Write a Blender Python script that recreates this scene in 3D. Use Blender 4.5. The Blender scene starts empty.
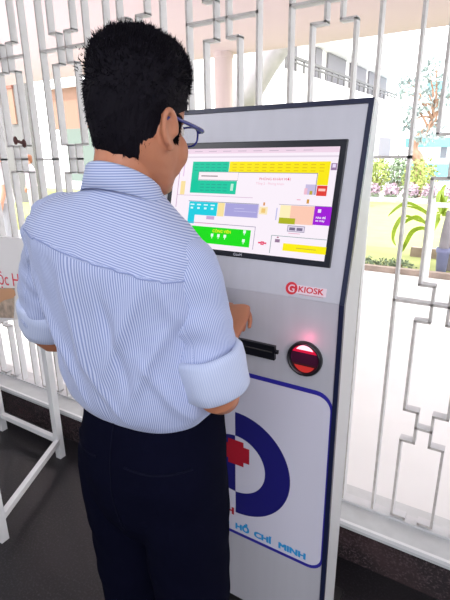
import bpy, bmesh, math, random
from mathutils import Vector, Matrix, noise
random.seed(7)
C = bpy.context.scene.collection
H = 1.5            # camera height
GY = 1.518         # plane of the steel grille

# ------------------------------------------------------------------ helpers
def link(o, parent=None):
    C.objects.link(o)
    if parent: o.parent = parent
    return o
def V3(*a): return Vector(a)
def tag(o, label=None, cat=None, group=None, kind=None):
    if label: o['label'] = label
    if cat: o['category'] = cat
    if group: o['group'] = group
    if kind: o['kind'] = kind
    return o
def empty(name, loc, label=None, cat=None, group=None):
    o = bpy.data.objects.new(name, None); o.location = loc; o.empty_display_size = .05
    link(o); return tag(o, label, cat, group)
def smooth(me):
    for p in me.polygons: p.use_smooth = True
class MB:
    """collects shapes in world coordinates; build() links ONE mesh object"""
    def __init__(s): s.v = []; s.f = []; s.mi = []; s.uv = []
    def add(s, vs, fs, mi=0, uvs=None):
        n = len(s.v); s.v += [tuple(v) for v in vs]
        for k, f in enumerate(fs):
            s.f.append([i+n for i in f]); s.mi.append(mi)
            s.uv.append(uvs[k] if uvs else [(0, 0)]*len(f))
        return s
    def box(s, a, b, mi=0, front=None):
        x0, y0, z0 = a; x1, y1, z1 = b
        if x0 > x1: x0, x1 = x1, x0
        if y0 > y1: y0, y1 = y1, y0
        if z0 > z1: z0, z1 = z1, z0
        vs = [(x0,y0,z0),(x1,y0,z0),(x1,y1,z0),(x0,y1,z0),(x0,y0,z1),(x1,y0,z1),(x1,y1,z1),(x0,y1,z1)]
        fs = [(0,3,2,1),(4,5,6,7),(1,2,6,5),(2,3,7,6),(3,0,4,7)]
        s.add(vs, fs, mi); s.add([vs[0],vs[1],vs[5],vs[4]], [(0,1,2,3)], mi if front is None else front)
        return s
    def prism(s, prof, x0, x1, mi=0):      # profile in (y,z) extruded along X
        n = len(prof)
        vs = [(x0,y,z) for y,z in prof]+[(x1,y,z) for y,z in prof]
        fs = [tuple(range(n)), tuple(range(2*n-1, n-1, -1))]
        fs += [(i, i+n, (i+1)%n+n, (i+1)%n) for i in range(n)]
        return s.add(vs, fs, mi)
    def bar(s, p, q, w, d, up=(0,0,1), mi=0):   # rectangular bar from p to q
        p, q = Vector(p), Vector(q); t = (q-p).normalized(); u = Vector(up)
        a = t.cross(u)
        if a.length < 1e-4: a = t.cross(Vector((0,1,0)))
        a.normalize(); b = a.cross(t).normalized()
        a *= w/2; b *= d/2
        vs = [p-a-b, p+a-b, p+a+b, p-a+b, q-a-b, q+a-b, q+a+b, q-a+b]
        return s.add(vs, [(0,3,2,1),(4,5,6,7),(0,1,5,4),(1,2,6,5),(2,3,7,6),(3,0,4,7)], mi)
    def loft(s, rings, mi=0, caps=True, uvs=None, uscale=1, vscale=1):
        n = len(rings[0]); base = len(s.v)
        for r in rings: s.v += [tuple(p) for p in r]
        L = [0]
        for k in range(1, len(rings)):
            L.append(L[-1] + (Vector(rings[k][0])-Vector(rings[k-1][0])).length)
        per = sum((Vector(rings[len(rings)//2][i])-Vector(rings[len(rings)//2][i-1])).length for i in range(n))
        for k in range(len(rings)-1):
            for i in range(n):
                j = (i+1) % n
                s.f.append([base+k*n+i, base+k*n+j, base+(k+1)*n+j, base+(k+1)*n+i]); s.mi.append(mi)
                u0, u1 = i/n*per, (i+1)/n*per
                s.uv.append([(u0,L[k]),(u1,L[k]),(u1,L[k+1]),(u0,L[k+1])])
        if caps:
            for k in (0, len(rings)-1):
                c = sum((Vector(p) for p in rings[k]), Vector())/n
                ci = len(s.v); s.v.append(tuple(c))
                for i in range(n):
                    j = (i+1) % n
                    f = [base+k*n+j, base+k*n+i, ci] if k == 0 else [base+k*n+i, base+k*n+j, ci]
                    s.f.append(f); s.mi.append(mi); s.uv.append([(0,0)]*3)
        return s
    def tube(s, pts, rad, n=16, mi=0, sub=4, squash=None, caps=True):
        P, R = spline(pts, rad, sub)
        rings = []; ref = None
        for k, p in enumerate(P):
            t = (P[min(k+1, len(P)-1)] - P[max(k-1, 0)]).normalized()
            if ref is None:
                ref = t.cross(Vector((0,0,1)))
                if ref.length < .2: ref = t.cross(Vector((0,1,0)))
            a = (ref - t*ref.dot(t)).normalized(); ref = a; b = t.cross(a)
            rings.append([p + (a*math.cos(2*math.pi*i/n) + b*math.sin(2*math.pi*i/n)*(squash or 1))*R[k] for i in range(n)])
        return s.loft(rings, mi, caps)
    def ell(s, c, r, n=20, m=12, mi=0, rot=None):
        c = Vector(c); rings = []
        for k in range(m+1):
            t = math.pi*(k+.02)/(m+.04) - math.pi/2
            rr = []
            for i in range(n):
                a = 2*math.pi*i/n
                p = Vector((r[0]*math.cos(t)*math.cos(a), r[1]*math.cos(t)*math.sin(a), r[2]*math.sin(t)))
                if rot: p = rot @ p
                rr.append(c+p)
            rings.append(rr)
        return s.loft(rings, mi)
    def mesh(s, name='m'):
        me = bpy.data.meshes.new(name); me.from_pydata(s.v, [], s.f)
        ul = me.uv_layers.new(name='UVMap'); k = 0
        for pi, p in enumerate(me.polygons):
            p.material_index = s.mi[pi]
            for q in range(len(s.f[pi])):
                ul.data[k].uv = s.uv[pi][q]; k += 1
        return me
    def build(s, name, mats, parent=None, sm=False, bevel=0, origin=None, label=None):
        me = s.mesh(name)
        if not isinstance(mats, (list, tuple)): mats = [mats]
        for m in mats: me.materials.append(m)
        if sm: smooth(me)
        o = bpy.data.objects.new(name, me); link(o)
        off = Vector(parent.matrix_basis.translation) if parent else (Vector(origin) if origin else Vector())
        if parent and parent.parent: off += parent.parent.matrix_basis.translation
        me.transform(Matrix.Translation(-off))
        if parent: o.parent = parent
        elif origin: o.location = origin
        if bevel:
            b = o.modifiers.new('bevel', 'BEVEL'); b.width = bevel; b.segments = 2; b.limit_method = 'ANGLE'
        if label: o['label'] = label
        return o
def spline(pts, rad, sub):
    pts = [Vector(p) for p in pts]
    if sub <= 1 or len(pts) < 3: return pts, list(rad)
    P, R = [], []
    for i in range(len(pts)-1):
        p0, p1, p2, p3 = pts[max(i-1,0)], pts[i], pts[i+1], pts[min(i+2, len(pts)-1)]
        r0, r1, r2, r3 = rad[max(i-1,0)], rad[i], rad[i+1], rad[min(i+2, len(pts)-1)]
        for k in range(sub):
            t = k/sub
            f = lambda a,b,c,d: .5*((2*b)+(c-a)*t+(2*a-5*b+4*c-d)*t*t+(-a+3*b-3*c+d)*t**3)
            P.append(f(p0,p1,p2,p3)); R.append(f(r0,r1,r2,r3))
    P.append(pts[-1]); R.append(rad[-1]); return P, R
def remesh(o, vox, it=4, fac=.5):
    m = o.modifiers.new('r', 'REMESH'); m.mode = 'VOXEL'; m.voxel_size = vox
    if it:
        q = o.modifiers.new('s', 'SMOOTH'); q.factor = fac; q.iterations = it
    dg = bpy.context.evaluated_depsgraph_get(); dg.update()
    me = bpy.data.meshes.new_from_object(o.evaluated_get(dg))
    mats = list(o.data.materials)
    o.modifiers.clear(); o.data = me
    if not me.materials:
        for mm in mats: me.materials.append(mm)
    smooth(me); return o
def interp(tab, z):
    if z <= tab[0][0]: return tab[0][1:]
    for a, b in zip(tab, tab[1:]):
        if z <= b[0]:
            t = (z-a[0])/(b[0]-a[0]); t = t*t*(3-2*t)*.35 + t*.65
            return [x+(y-x)*t for x, y in zip(a[1:], b[1:])]
    return tab[-1][1:]

# ------------------------------------------------------------------ materials
def s2l(c):
    return tuple(((x/255)/12.92 if x/255 <= .04045 else ((x/255+.055)/1.055)**2.4) for x in c)
def mat(name, rgb, rough=.6, metal=0, emit=0, var=0, vscale=8, bump=0, bscale=60, spec=.5, stretch=None, trans=0, alpha=1):
    m = bpy.data.materials.new(name); m.use_nodes = True; nt = m.node_tree; b = nt.nodes['Principled BSDF']
    c = s2l(rgb)+(1,)
    b.inputs['Base Color'].default_value = c; b.inputs['Roughness'].default_value = rough
    b.inputs['Metallic'].default_value = metal; b.inputs['Specular IOR Level'].default_value = spec
    if trans: b.inputs['Transmission Weight'].default_value = trans
    if alpha < 1: b.inputs['Alpha'].default_value = alpha
    if emit:
        b.inputs['Emission Color'].default_value = c; b.inputs['Emission Strength'].default_value = emit
    if var or bump:
        tc = nt.nodes.new('ShaderNodeTexCoord'); mp = nt.nodes.new('ShaderNodeMapping')
        nt.links.new(tc.outputs['Object'], mp.inputs[0])
        if stretch: mp.inputs['Scale'].default_value = stretch
        if var:
            n = nt.nodes.new('ShaderNodeTexNoise'); n.inputs['Scale'].default_value = vscale; n.inputs['Detail'].default_value = 4
            r = nt.nodes.new('ShaderNodeMapRange'); r.inputs[1].default_value = .3; r.inputs[2].default_value = .7
            r.inputs[3].default_value = 1-var; r.inputs[4].default_value = 1+var
            mx = nt.nodes.new('ShaderNodeVectorMath'); mx.operation = 'SCALE'; mx.inputs[0].default_value = c[:3]
            nt.links.new(mp.outputs[0], n.inputs['Vector']); nt.links.new(n.outputs[0], r.inputs[0])
            nt.links.new(r.outputs[0], mx.inputs['Scale']); nt.links.new(mx.outputs[0], b.inputs['Base Color'])
        if bump:
            n2 = nt.nodes.new('ShaderNodeTexNoise'); n2.inputs['Scale'].default_value = bscale; n2.inputs['Detail'].default_value = 3
            bp = nt.nodes.new('ShaderNodeBump'); bp.inputs['Strength'].default_value = bump; bp.inputs['Distance'].default_value = .002
            nt.links.new(mp.outputs[0], n2.inputs['Vector']); nt.links.new(n2.outputs[0], bp.inputs['Height'])
            nt.links.new(bp.outputs[0], b.inputs['Normal'])
    return m
def granite(name, base, fleck, rough, fleck2=None, amt=.58):
    m = bpy.data.materials.new(name); m.use_nodes = True; nt = m.node_tree; b = nt.nodes['Principled BSDF']
    tc = nt.nodes.new('ShaderNodeTexCoord')
    n = nt.nodes.new('ShaderNodeTexNoise'); n.inputs['Scale'].default_value = 130; n.inputs['Detail'].default_value = 3
    n2 = nt.nodes.new('ShaderNodeTexNoise'); n2.inputs['Scale'].default_value = 5; n2.inputs['Detail'].default_value = 5
    r = nt.nodes.new('ShaderNodeValToRGB'); r.color_ramp.elements[0].position = amt-.08; r.color_ramp.elements[1].position = amt+.12
    r.color_ramp.elements[0].color = s2l(base)+(1,); r.color_ramp.elements[1].color = s2l(fleck)+(1,)
    r2 = nt.nodes.new('ShaderNodeValToRGB'); r2.color_ramp.elements[0].position = .42; r2.color_ramp.elements[1].position = .7
    r2.color_ramp.elements[0].color = (0,0,0,1); r2.color_ramp.elements[1].color = (.6,.6,.6,1)
    mx = nt.nodes.new('ShaderNodeMix'); mx.data_type = 'RGBA'
    mx.inputs['B'].default_value = s2l(fleck2 or fleck)+(1,)
    for q in (n, n2): nt.links.new(tc.outputs['Object'], q.inputs['Vector'])
    nt.links.new(n.outputs[0], r.inputs[0]); nt.links.new(n2.outputs[0], r2.inputs[0])
    nt.links.new(r2.outputs[0], mx.inputs['Factor']); nt.links.new(r.outputs[0], mx.inputs['A'])
    nt.links.new(mx.outputs['Result'], b.inputs['Base Color'])
    b.inputs['Roughness'].default_value = rough
    return m
def shirt_mat(name, mode, ca=(122, 136, 186), cb=(194, 202, 228)):
    """fine blue pinstripes on pale cloth; mode 'body' turns them sideways on the yoke and draws its seam"""
    m = bpy.data.materials.new(name); m.use_nodes = True; nt = m.node_tree; b = nt.nodes['Principled BSDF']; N = nt.nodes.new; Lk = nt.links.new
    tc = N('ShaderNodeTexCoord'); uv = N('ShaderNodeSeparateXYZ'); ob = N('ShaderNodeSeparateXYZ')
    at = N('ShaderNodeAttribute'); at.attribute_name = 'cloth'; Lk(at.outputs['Vector'], uv.inputs[0]); Lk(tc.outputs['Object'], ob.inputs[0])
    def math_(op, a, b_=None, c=None):
        n = N('ShaderNodeMath'); n.operation = op
        for i, x in enumerate((a, b_, c)):
            if x is None: continue
            if isinstance(x, (int, float)): n.inputs[i].default_value = x
            else: Lk(x, n.inputs[i])
        return n.outputs[0]
    coord = uv.outputs[0]
    if mode == 'body': # cloth.z is 1 on the yoke
        coord = math_('ADD', math_('MULTIPLY', uv.outputs[0], math_('SUBTRACT', 1, uv.outputs[2])), math_('MULTIPLY', uv.outputs[1], uv.outputs[2]))
    s = math_('SINE', math_('MULTIPLY', coord, 2*math.pi/.0040))
    s = math_('MULTIPLY_ADD', s, .5, .5)
    mx = N('ShaderNodeMix'); mx.data_type = 'RGBA'; Lk(s, mx.inputs['Factor'])
    mx.inputs['A'].default_value = s2l(ca)+(1,); mx.inputs['B'].default_value = s2l(cb)+(1,)
    Lk(mx.outputs['Result'], b.inputs['Base Color'])
    b.inputs['Roughness'].default_value = .85; b.inputs['Sheen Weight'].default_value = .15
    n2 = N('ShaderNodeTexNoise'); n2.inputs['Scale'].default_value = 22; n2.inputs['Detail'].default_value = 4
    Lk(tc.outputs['Object'], n2.inputs['Vector'])
    bp = N('ShaderNodeBump'); bp.inputs['Strength'].default_value = .35; bp.inputs['Distance'].default_value = .006
    Lk(n2.outputs[0], bp.inputs['Height']); Lk(bp.outputs[0], b.inputs['Normal'])
    return m

M = {}
M['iron'] = mat('painted_iron', (200, 200, 203), .55, var=.04, vscale=20)
M['iron_edge'] = mat('front_iron_edge', (190, 184, 181), .7, var=.15, vscale=40)  # slightly browner, mottled tone for the front faces of the bars
M['rust_shade'] = mat('rust_shade', (84, 52, 50), .8, var=.3, vscale=80)  # rust brown with the shade on the fret neck mixed in
M['sill'] = mat('sill_stone', (196, 198, 200), .5, var=.08, vscale=14)
M['sill_edge'] = mat('sill_edge', (226, 226, 228), .4)
M['shadow_and_slot'] = mat('dark_shadow_and_slot', (60, 58, 58), .8)  # paints the sill's shadow line; also colours the card slot opening
M['plinth'] = granite('plinth_granite', (44, 37, 40), (86, 72, 76), .25, (76, 58, 60))
M['floor'] = granite('floor_granite', (17, 15, 18), (50, 44, 52), .3, (33, 28, 33))
M['wallin'] = mat('interior_plaster', (205, 205, 210), .9, var=.03, vscale=3)
M['silver'] = mat('kiosk_silver', (190, 189, 198), .45, .15, var=.03, vscale=30, stretch=(1,1,.03))
M['silver_side'] = mat('kiosk_side_silver', (205, 205, 208), .5, .1)
M['navy'] = mat('navy_trim', (22, 28, 58), .35)
M['black'] = mat('black_plastic', (18, 19, 26), .35)
M['bezel'] = mat('bezel_black', (20, 22, 34), .3)
M['black_steel'] = mat('black_steel', (22, 21, 24), .4)
M['decal_white'] = mat('decal_white', (206, 204, 220), .5)
M['decal_blue'] = mat('decal_blue', (44, 38, 150), .45)
M['decal_deep'] = mat('decal_deep_blue', (28, 26, 108), .45)
M['decal_red'] = mat('decal_red', (170, 22, 44), .5)
M['decal_cyan'] = mat('decal_cyan', (40, 150, 214), .5)
M['logo_red'] = mat('logo_red', (206, 30, 48), .5)
M['logo_pink'] = mat('logo_pink', (226, 204, 214), .5)
M['skin'] = mat('skin', (182, 118, 88), .5, var=.06, vscale=14, bump=.15, bscale=180)
M['skin'].node_tree.nodes['Principled BSDF'].inputs['Subsurface Weight'].default_value = .08
M['skin'].node_tree.nodes['Principled BSDF'].inputs['Subsurface Radius'].default_value = (.01, .004, .002)
M['hair'] = mat('hair_black', (15, 12, 20), .8, spec=.12)
M['trouser'] = mat('trouser_navy', (9, 10, 26), .9, var=.12, vscale=6, bump=.2, bscale=300, spec=.03)
M['shirt_body'] = shirt_mat('shirt_body', 'body'); M['shirt_sleeve'] = shirt_mat('shirt_sleeve', 'sleeve')
M['shirt_cuff'] = shirt_mat('shirt_cuff', 'sleeve', (168, 180, 214), (192, 200, 224))
M['shoe'] = mat('shoe_leather', (20, 17, 16), .3)
M['sole'] = mat('shoe_sole', (12, 12, 12), .8)
M['glass_frame'] = mat('spectacle_frame', (34, 42, 120), .25)
M['lens'] = mat('spectacle_lens', (225, 235, 255), .05, alpha=.12)
M['eyewhite'] = mat('eye_white', (235, 232, 228), .3); M['iris'] = mat('iris_dark', (40, 24, 16), .2)
M['lip'] = mat('lips', (168, 92, 84), .5)
M['white_paint'] = mat('white_paint', (226, 226, 228), .45, var=.03, vscale=12)

# ------------------------------------------------------------------ camera
f_px, pit, rol, yaw = 459.66, 0.308647, -0.0120214, 0.549984
fwd = V3(-math.sin(yaw)*math.cos(pit), math.cos(yaw)*math.cos(pit), -math.sin(pit))
rt = V3(math.cos(yaw), math.sin(yaw), 0); upv = rt.cross(fwd)
r_ = rt*math.cos(rol)+upv*math.sin(rol); u_ = -rt*math.sin(rol)+upv*math.cos(rol)
cam = bpy.data.cameras.new('camera'); co = bpy.data.objects.new('camera', cam); C.objects.link(co)
cam.sensor_fit = 'VERTICAL'; cam.sensor_height = 24; cam.lens = 24*f_px/600; cam.clip_start = .02; cam.clip_end = 400
co.matrix_world = Matrix((( r_.x, u_.x, -fwd.x, 0), (r_.y, u_.y, -fwd.y, 0), (r_.z, u_.z, -fwd.z, H), (0,0,0,1)))
bpy.context.scene.camera = co
def ray(x, y): return fwd + r_*((x-225)/f_px) + u_*((300-y)/f_px)
def atY(x, y, Y):             # surveyed point of the photograph standing at depth Y
    d = ray(x, y); return V3(0,0,H) + d*(Y/d.y)
def atZ(x, y, Z=0):
    d = ray(x, y); return V3(0,0,H) + d*((Z-H)/d.z)

# ------------------------------------------------------------------ the room
def struct(mb, name, m, **k): return tag(mb.build(name, m, **k), kind='structure')
XL, XR, YB, CZ = -3.3, 2.6, -3.2, 2.9
struct(MB().box((XL,YB,-.1), (XR,1.42,0)), 'floor', M['floor'])
struct(MB().box((XL,YB-.1,0), (XR,YB,CZ)), 'wall_back', M['wallin'])
struct(MB().box((XL-.1,YB-.1,-.1), (XL,1.62,CZ+.1)), 'wall_left', M['wallin'])
struct(MB().box((XR,YB-.1,-.1), (XR+.1,1.62,CZ+.1)), 'wall_right', M['wallin'])
struct(MB().box((XL,YB-.1,CZ), (XR,1.62,CZ+.1)), 'ceiling', M['wallin'])
struct(MB().box((XL,1.42,-.1), (XR,1.62,.158)), 'wall_front', M['plinth'])
struct(MB().box((XL,1.42,2.72), (XR,1.62,CZ)), 'trim_1', M['wallin'])
struct(MB().box((XL,1.405,.158), (XR,1.62,.180)).box((XL,1.396,.178), (XR,1.408,.193), 1).box((XL,1.408,.180),(XR,1.415,.182),2), 'trim_2', [M['sill'], M['sill_edge'], M['shadow_and_slot']])  # last box is a dark strip painting the shadow line behind the edge

# ------------------------------------------------------------------ the steel grille
P_ = .263*GY
grille = empty('window_grille', (0, GY, .181), 'pale grey iron grille of straight bars and stepped fret bars above the dark plinth', 'grille')
T, DP = .0085, .035
gz0, gz1 = .181, 2.70
def gz(r): return H + r*GY
iron = [M['iron'], M['iron_edge']]
def vbar(mb, x, z0, z1): mb.box((x-T/2, GY, z0), (x+T/2, GY+DP, z1), 0, 1)
def hbar(mb, x0, x1, z): mb.box((min(x0,x1)-T/2, GY, z-T/2), (max(x0,x1)+T/2, GY+DP, z+T/2), 0, 1)
xs0 = []
for k in range(-8, 5):
    gl = (.0025 + .263*k)*GY; gr = gl + .0765*GY
    for x in (gl, gr):
        if XL+.02 < x < XR-.02 and x < 2.0:
            m = MB(); vbar(m, x, gz0, gz1); m.build('bar', iron, grille)
    if gr > XL and gr < 1.9:
        m = MB(); hbar(m, gl, gr, gz(-.011)); m.build('crossbar', iron, grille)
        c = gr + .093*GY
        necks = [(-.870, None), (-.603, .040), (-.307, .040), (-.0105, .0405), (.289, .040), (.5865, .040), (.80, None)]
        for sgn in (-1, 1):
            xi, xo = c + sgn*.0165*GY, c + sgn*.0455*GY
            m = MB(); z = gz0
            # bottom neck, then outer runs joined by necks
            zz = [gz0]
            vbar(m, xi, gz0, gz(-.857)); hbar(m, xi, xo, gz(-.857)); z = gz(-.857)
            for r, h in necks[1:-1]:
                vbar(m, xo, z, gz(r-h)); hbar(m, xi, xo, gz(r-h)); vbar(m, xi, gz(r-h), gz(r+h)); hbar(m, xi, xo, gz(r+h)); z = gz(r+h)
            vbar(m, xo, z, gz1); m.build('fret_bar', iron, grille)
        for r in (.289, -.307):
            m = MB(); hbar(m, gr, gr+.186*GY, gz(r)); m.build('crossbar', iron, grille)
        for r in (-.603, -.0105, .5865):
            m = MB(); hbar(m, c-.0165*GY, c+.0165*GY, gz(r)); m.build('crossbar', iron, grille)
m = MB().box((XL+.01, GY-.004, .1805), (2.0, GY+DP+.004, .189), 0, 0); m.build('bottom_rail', iron, grille)
m = MB().box((XL+.01, GY-.004, 2.69), (2.58, GY+DP+.004, 2.72), 0, 0); m.build('top_rail', iron, grille)
# rusty latch added to paint the shaded, rusty neck of a far left fret
la = empty('neck_overlay', atY(20, 142.5, GY-.01), 'small rusty brown latch added to colour the shaded rusty neck of a grille fret at the far left', 'overlay')
b0 = atY(15.5, 140.5, GY-.008); b1 = atY(24, 143.5, GY-.008)
MB().bar(b0, b1, .014, .012).build('overlay_bar', M['rust_shade'], la, bevel=.002)
for q_ in (b0, b1): MB().ell(q_, (.012,.010,.020), 12, 8).build('overlay_end', M['rust_shade'], la, sm=True)

# ------------------------------------------------------------------ the kiosk
KX0, KX1, KY = -.881, -.289, 1.0
kiosk = empty('information_kiosk', (-.585, 1.05, 0), 'tall silver touchscreen kiosk with navy edges and a hospital decal, standing before the grille', 'kiosk')
zc = H-.336; sy, sz = .12/.4648, .449/.4648; nY, nZ = -sz, sy       # slope direction and outward normal of the screen face
def sl(u, v, out=0): return V3(u, KY+v*sy+out*nY, zc+v*sz+out*nZ)   # point on the sloping face
VT = .4648
prof = [(KY,.10), (KY,zc), (KY+VT*sy, zc+VT*sz), (1.178, zc+VT*sz-.004), (1.13, 1.15), (1.122, .10)]
MB().prism(prof, KX0+.004, KX1-.004).build('cabinet', M['silver_side'], kiosk, bevel=.003)
def quad(mb, pts, mi=0): return mb.add(pts, [tuple(range(len(pts)))], mi)
def slab_s(mb, u0, u1, v0, v1, o0, o1, mi=0):
    a = [sl(u0,v0,o0), sl(u1,v0,o0), sl(u1,v1,o0), sl(u0,v1,o0), sl(u0,v0,o1), sl(u1,v0,o1), sl(u1,v1,o1), sl(u0,v1,o1)]
    return mb.add(a, [(0,3,2,1),(4,5,6,7),(0,1,5,4),(1,2,6,5),(2,3,7,6),(3,0,4,7)], mi)
m = MB(); m.box((KX0+.012,KY-.002,.10), (KX1-.012,KY+.001,zc)); slab_s(m, KX0+.012, KX1-.012, 0, VT-.011, -.001, .002)
m.build('front_panel', M['silver'], kiosk)
for xa, xb in ((KX0, KX0+.012), (KX1-.012, KX1)):
    m = MB(); m.box((xa,KY-.006,.0), (xb,KY+.006,zc)); slab_s(m, xa, xb, -.001, VT, -.006, .006)
    m.build('edge_trim', M['navy'], kiosk)
m = MB(); slab_s(m, KX0+.012, KX1-.012, VT-.011, VT, -.006, .006); m.build('edge_trim', M['navy'], kiosk)
MB().box((KX0+.012,KY+.004,.0), (KX1-.006,1.12,.10)).build('base_plinth', M['black_steel'], kiosk)
MB().box((KX0+.02,KY+.02,.0), (KX1-.01,1.28,.012)).build('foot_plate', M['black_steel'], kiosk, bevel=.003)
# monitor
mon = MB(); slab_s(mon, -.834, -.335, .080, .376, 0, .006)
mon = mon.build('monitor_bezel', M['bezel'], kiosk, bevel=.002)
def emat(name, rgb, e=1.0):
    m = mat(name, (10,10,10), .3); b = m.node_tree.nodes['Principled BSDF']
    b.inputs['Base Color'].default_value = (0.01,.01,.01,1)
    b.inputs['Emission Color'].default_value = s2l(rgb)+(1,); b.inputs['Emission Strength'].default_value = e
    b.inputs['Specular IOR Level'].default_value = .1
    return m
E_ = {}
def em(rgb, e=1.0):
    k = (rgb, e)
    if k not in E_: E_[k] = emat('screen_%d_%d_%d' % rgb, rgb, e)
    return E_[k]
scr_mats = []; sm_ = MB()
def sq(rgb, u0, u1, v0, v1, lev=1):
    if rgb not in scr_mats: scr_mats.append(rgb)
    o = .0064+lev*.00012
    sm_.add([sl(u0,v0,o), sl(u1,v0,o), sl(u1,v1,o), sl(u0,v1,o)], [(0,1,2,3)], scr_mats.index(rgb))
sq((250,240,250), -.818, -.351, .094, .359, 0)
sq((240,214,232), -.818, -.351, .346, .359, 1)
for i in range(9): sq((190,170,190), -.80+i*.045, -.775+i*.045, .351, .3525, 2)
sq((226,214,228), -.818, -.351, .335, .339, 1)
# white page, left legend strips
sq((196,150,190), -.800, -.798, .20, .33, 1); sq((196,150,190), -.800, -.560, .2335, .2345, 1)
sq((250,225,160), -.790, -.775, .235, .272, 2); sq((230,190,230), -.786, -.783, .285, .325, 2)
teal = (10,200,160); yel = (250,232,0)
sq(teal, -.757, -.641, .2975, .325); sq(teal, -.757, -.733, .241, .2975); sq(teal, -.757, -.612, .241, .275)
sq((120,150,160), -.7345, -.610, .2755, .2985, 2); sq((255,240,246), -.733, -.6105, .277, .297, 3); sq((110,90,100), -.725, -.672, .2855, .2880, 4)
for r in range(3):
    for i in range(6): sq((20,150,140), -.75+i*.018, -.738+i*.018, .301+r*.008, .3025+r*.008, 2)
for r in range(3):
    for i in range(5): sq((20,150,140), -.725+i*.018, -.712+i*.018, .248+r*.008, .2495+r*.008, 2)
sq((190,240,220), -.629, -.621, .250, .268, 3)
sq(yel, -.640, -.368, .298, .325); sq(yel, -.395, -.368, .270, .298)
for r in range(3):
    for i in range(12): sq((220,180,20), -.63+i*.0215, -.618+i*.0215, .302+r*.0075, .3035+r*.0075, 2)
sq((120,120,140), -.64, -.396, .2965, .298, 2); sq((120,120,140), -.397, -.3955, .247, .298, 2)
sq((226,60,50), -.393, -.368, .245, .269); sq((255,200,190), -.389, -.372, .256, .262, 2)
sq((200,190,226), -.422, -.394, .247, .271); sq((240,190,210), -.424, -.416, .247, .262, 2); sq((190,170,60), -.41, -.403, .247, .256, 3)
sq((150,120,160), -.366, -.352, .305, .321); sq((235,220,250), -.363, -.355, .311, .319, 2)
# middle row
sq((120,130,150), -.757, -.540, .218, .2195, 2)
cy = (20,206,226); sq(cy, -.754, -.662, .182, .2175); sq(cy, -.754, -.732, .158, .183)
for i in range(4): sq((220,250,250), -.75+i*.022, -.737+i*.022, .208, .2115, 2); sq((220,250,250), -.748+i*.022, -.74+i*.022, .198, .203, 2)
sq((205,170,215), -.693, -.668, .172, .181); sq((240,150,190), -.727, -.668, .160, .1612, 2)
sq((250,226,160), -.661, -.640, .182, .2175); sq((170,164,220), -.638, -.541, .184, .2175); sq((150,140,200), -.540, -.539, .184, .218, 2)
for i, w in enumerate((.03, .065)): sq((215,212,245), -.61, -.61+w, .2045-i*.007, .2055-i*.007, 2)
sq((250,232,190), -.537, -.514, .194, .213); sq((240,200,120), -.531, -.520, .198, .209, 2); sq((220,150,90), -.528, -.523, .216, .224, 2)
sq((130,130,150), -.485, -.352, .2205, .2215, 1)
sq((254,240,190), -.480, -.452, .188, .2195); sq((176,180,30), -.480, -.437, .1745, .189, 2); sq((252,202,180), -.453, -.391, .1755, .2195)
sq((190,190,230), -.490, -.487, .182, .212, 2)
sq((160,20,214), -.392, -.350, .177, .2205); sq((240,225,250), -.383, -.375, .206, .214, 2)
sq((150,140,170), -.4545, -.4095, .1565, .1715); sq((225,215,235), -.453, -.411, .158, .170, 2); sq((120,110,140), -.449, -.434, .160, .167, 3); sq((120,110,140), -.430, -.415, .160, .167, 3)
sq((230,160,190), -.45, -.42, .152, .1535, 2); sq((235,170,190), -.44, -.43, .233, .235, 2); sq((210,150,60), -.414, -.408, .226, .236, 2)
# bottom row
sq((150,140,170), -.757, -.541, .1605, .162, 1); sq((150,140,170), -.5425, -.541, .104, .162, 1)
sq((20,222,20), -.737, -.553, .108, .152)
for u_c, v_c in ((-.571,.143), (-.571,.120), (-.648,.127), (-.668,.127), (-.628,.127)):
    sq((225,255,235), u_c-.004, u_c+.004, v_c, v_c+.008, 3); sq((225,255,235), u_c-.001, u_c+.001, v_c-.005, v_c, 3)
sq((120,150,150), -.494, -.352, .1435, .1448, 1); sq((120,150,150), -.4945, -.493, .10, .1448, 1)
sq((252,236,0), -.460, -.350, .1095, .1275); sq((190,160,60), -.425, -.375, .1175, .119, 2)
for du, dv in ((0,0),(-.007,.003),(.007,.003),(0,.005)): sq((232,70,110), -.5215+du, -.5125+du, .118+dv, .122+dv, 2)
sq((150,120,150), -.483, -.470, .128, .136, 2); sq((170,90,130), -.479, -.474, .139, .142, 2)
scr = sm_.build('display', [em(c, 1.0) for c in scr_mats], mon)
def text_obj(txt, size, m, place, name, parent, sx=1.0, ext=0, align='LEFT', bold=0):
    cu = bpy.data.curves.new(name, 'FONT'); cu.body = txt; cu.size = size; cu.align_x = align; cu.resolution_u = 3; cu.extrude = ext
    t = bpy.data.objects.new(name, cu); C.objects.link(t); dg = bpy.context.evaluated_depsgraph_get(); dg.update()
    src = bpy.data.meshes.new_from_object(t.evaluated_get(dg)); bpy.data.objects.remove(t)
    off = Vector(parent.matrix_basis.translation)
    if parent.parent: off += parent.parent.matrix_basis.translation
    sh = [(0,0)] if not bold else [(dx*bold, dy*bold*.6) for dx in (-1,-.33,.33,1) for dy in (-1,1)]
    vs, fs = [], []; nml = (Vector(place(1,0,0))-Vector(place(0,0,0))).cross(Vector(place(0,1,0))-Vector(place(0,0,0))).normalized()
    if nml.y > 0: nml = -nml
    for k, (dx, dy) in enumerate(sh):
        n = len(vs); vs += [Vector(place((v.co.x+dx)*sx, v.co.y+dy, 0)) - off + nml*(k*.00006) for v in src.vertices]; fs += [[i+n for i in p.vertices] for p in src.polygons]
    me = bpy.data.meshes.new(name); me.from_pydata(vs, [], fs); me.materials.append(m)
    o = bpy.data.objects.new(name, me); link(o, parent); return o
def scr_text(txt, size, rgb, u, v, **k): return text_obj(txt, size, em(rgb, 1.0), lambda x, y, z: sl(u+x, v+y, .0071), 'screen_text', mon, **k)
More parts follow.
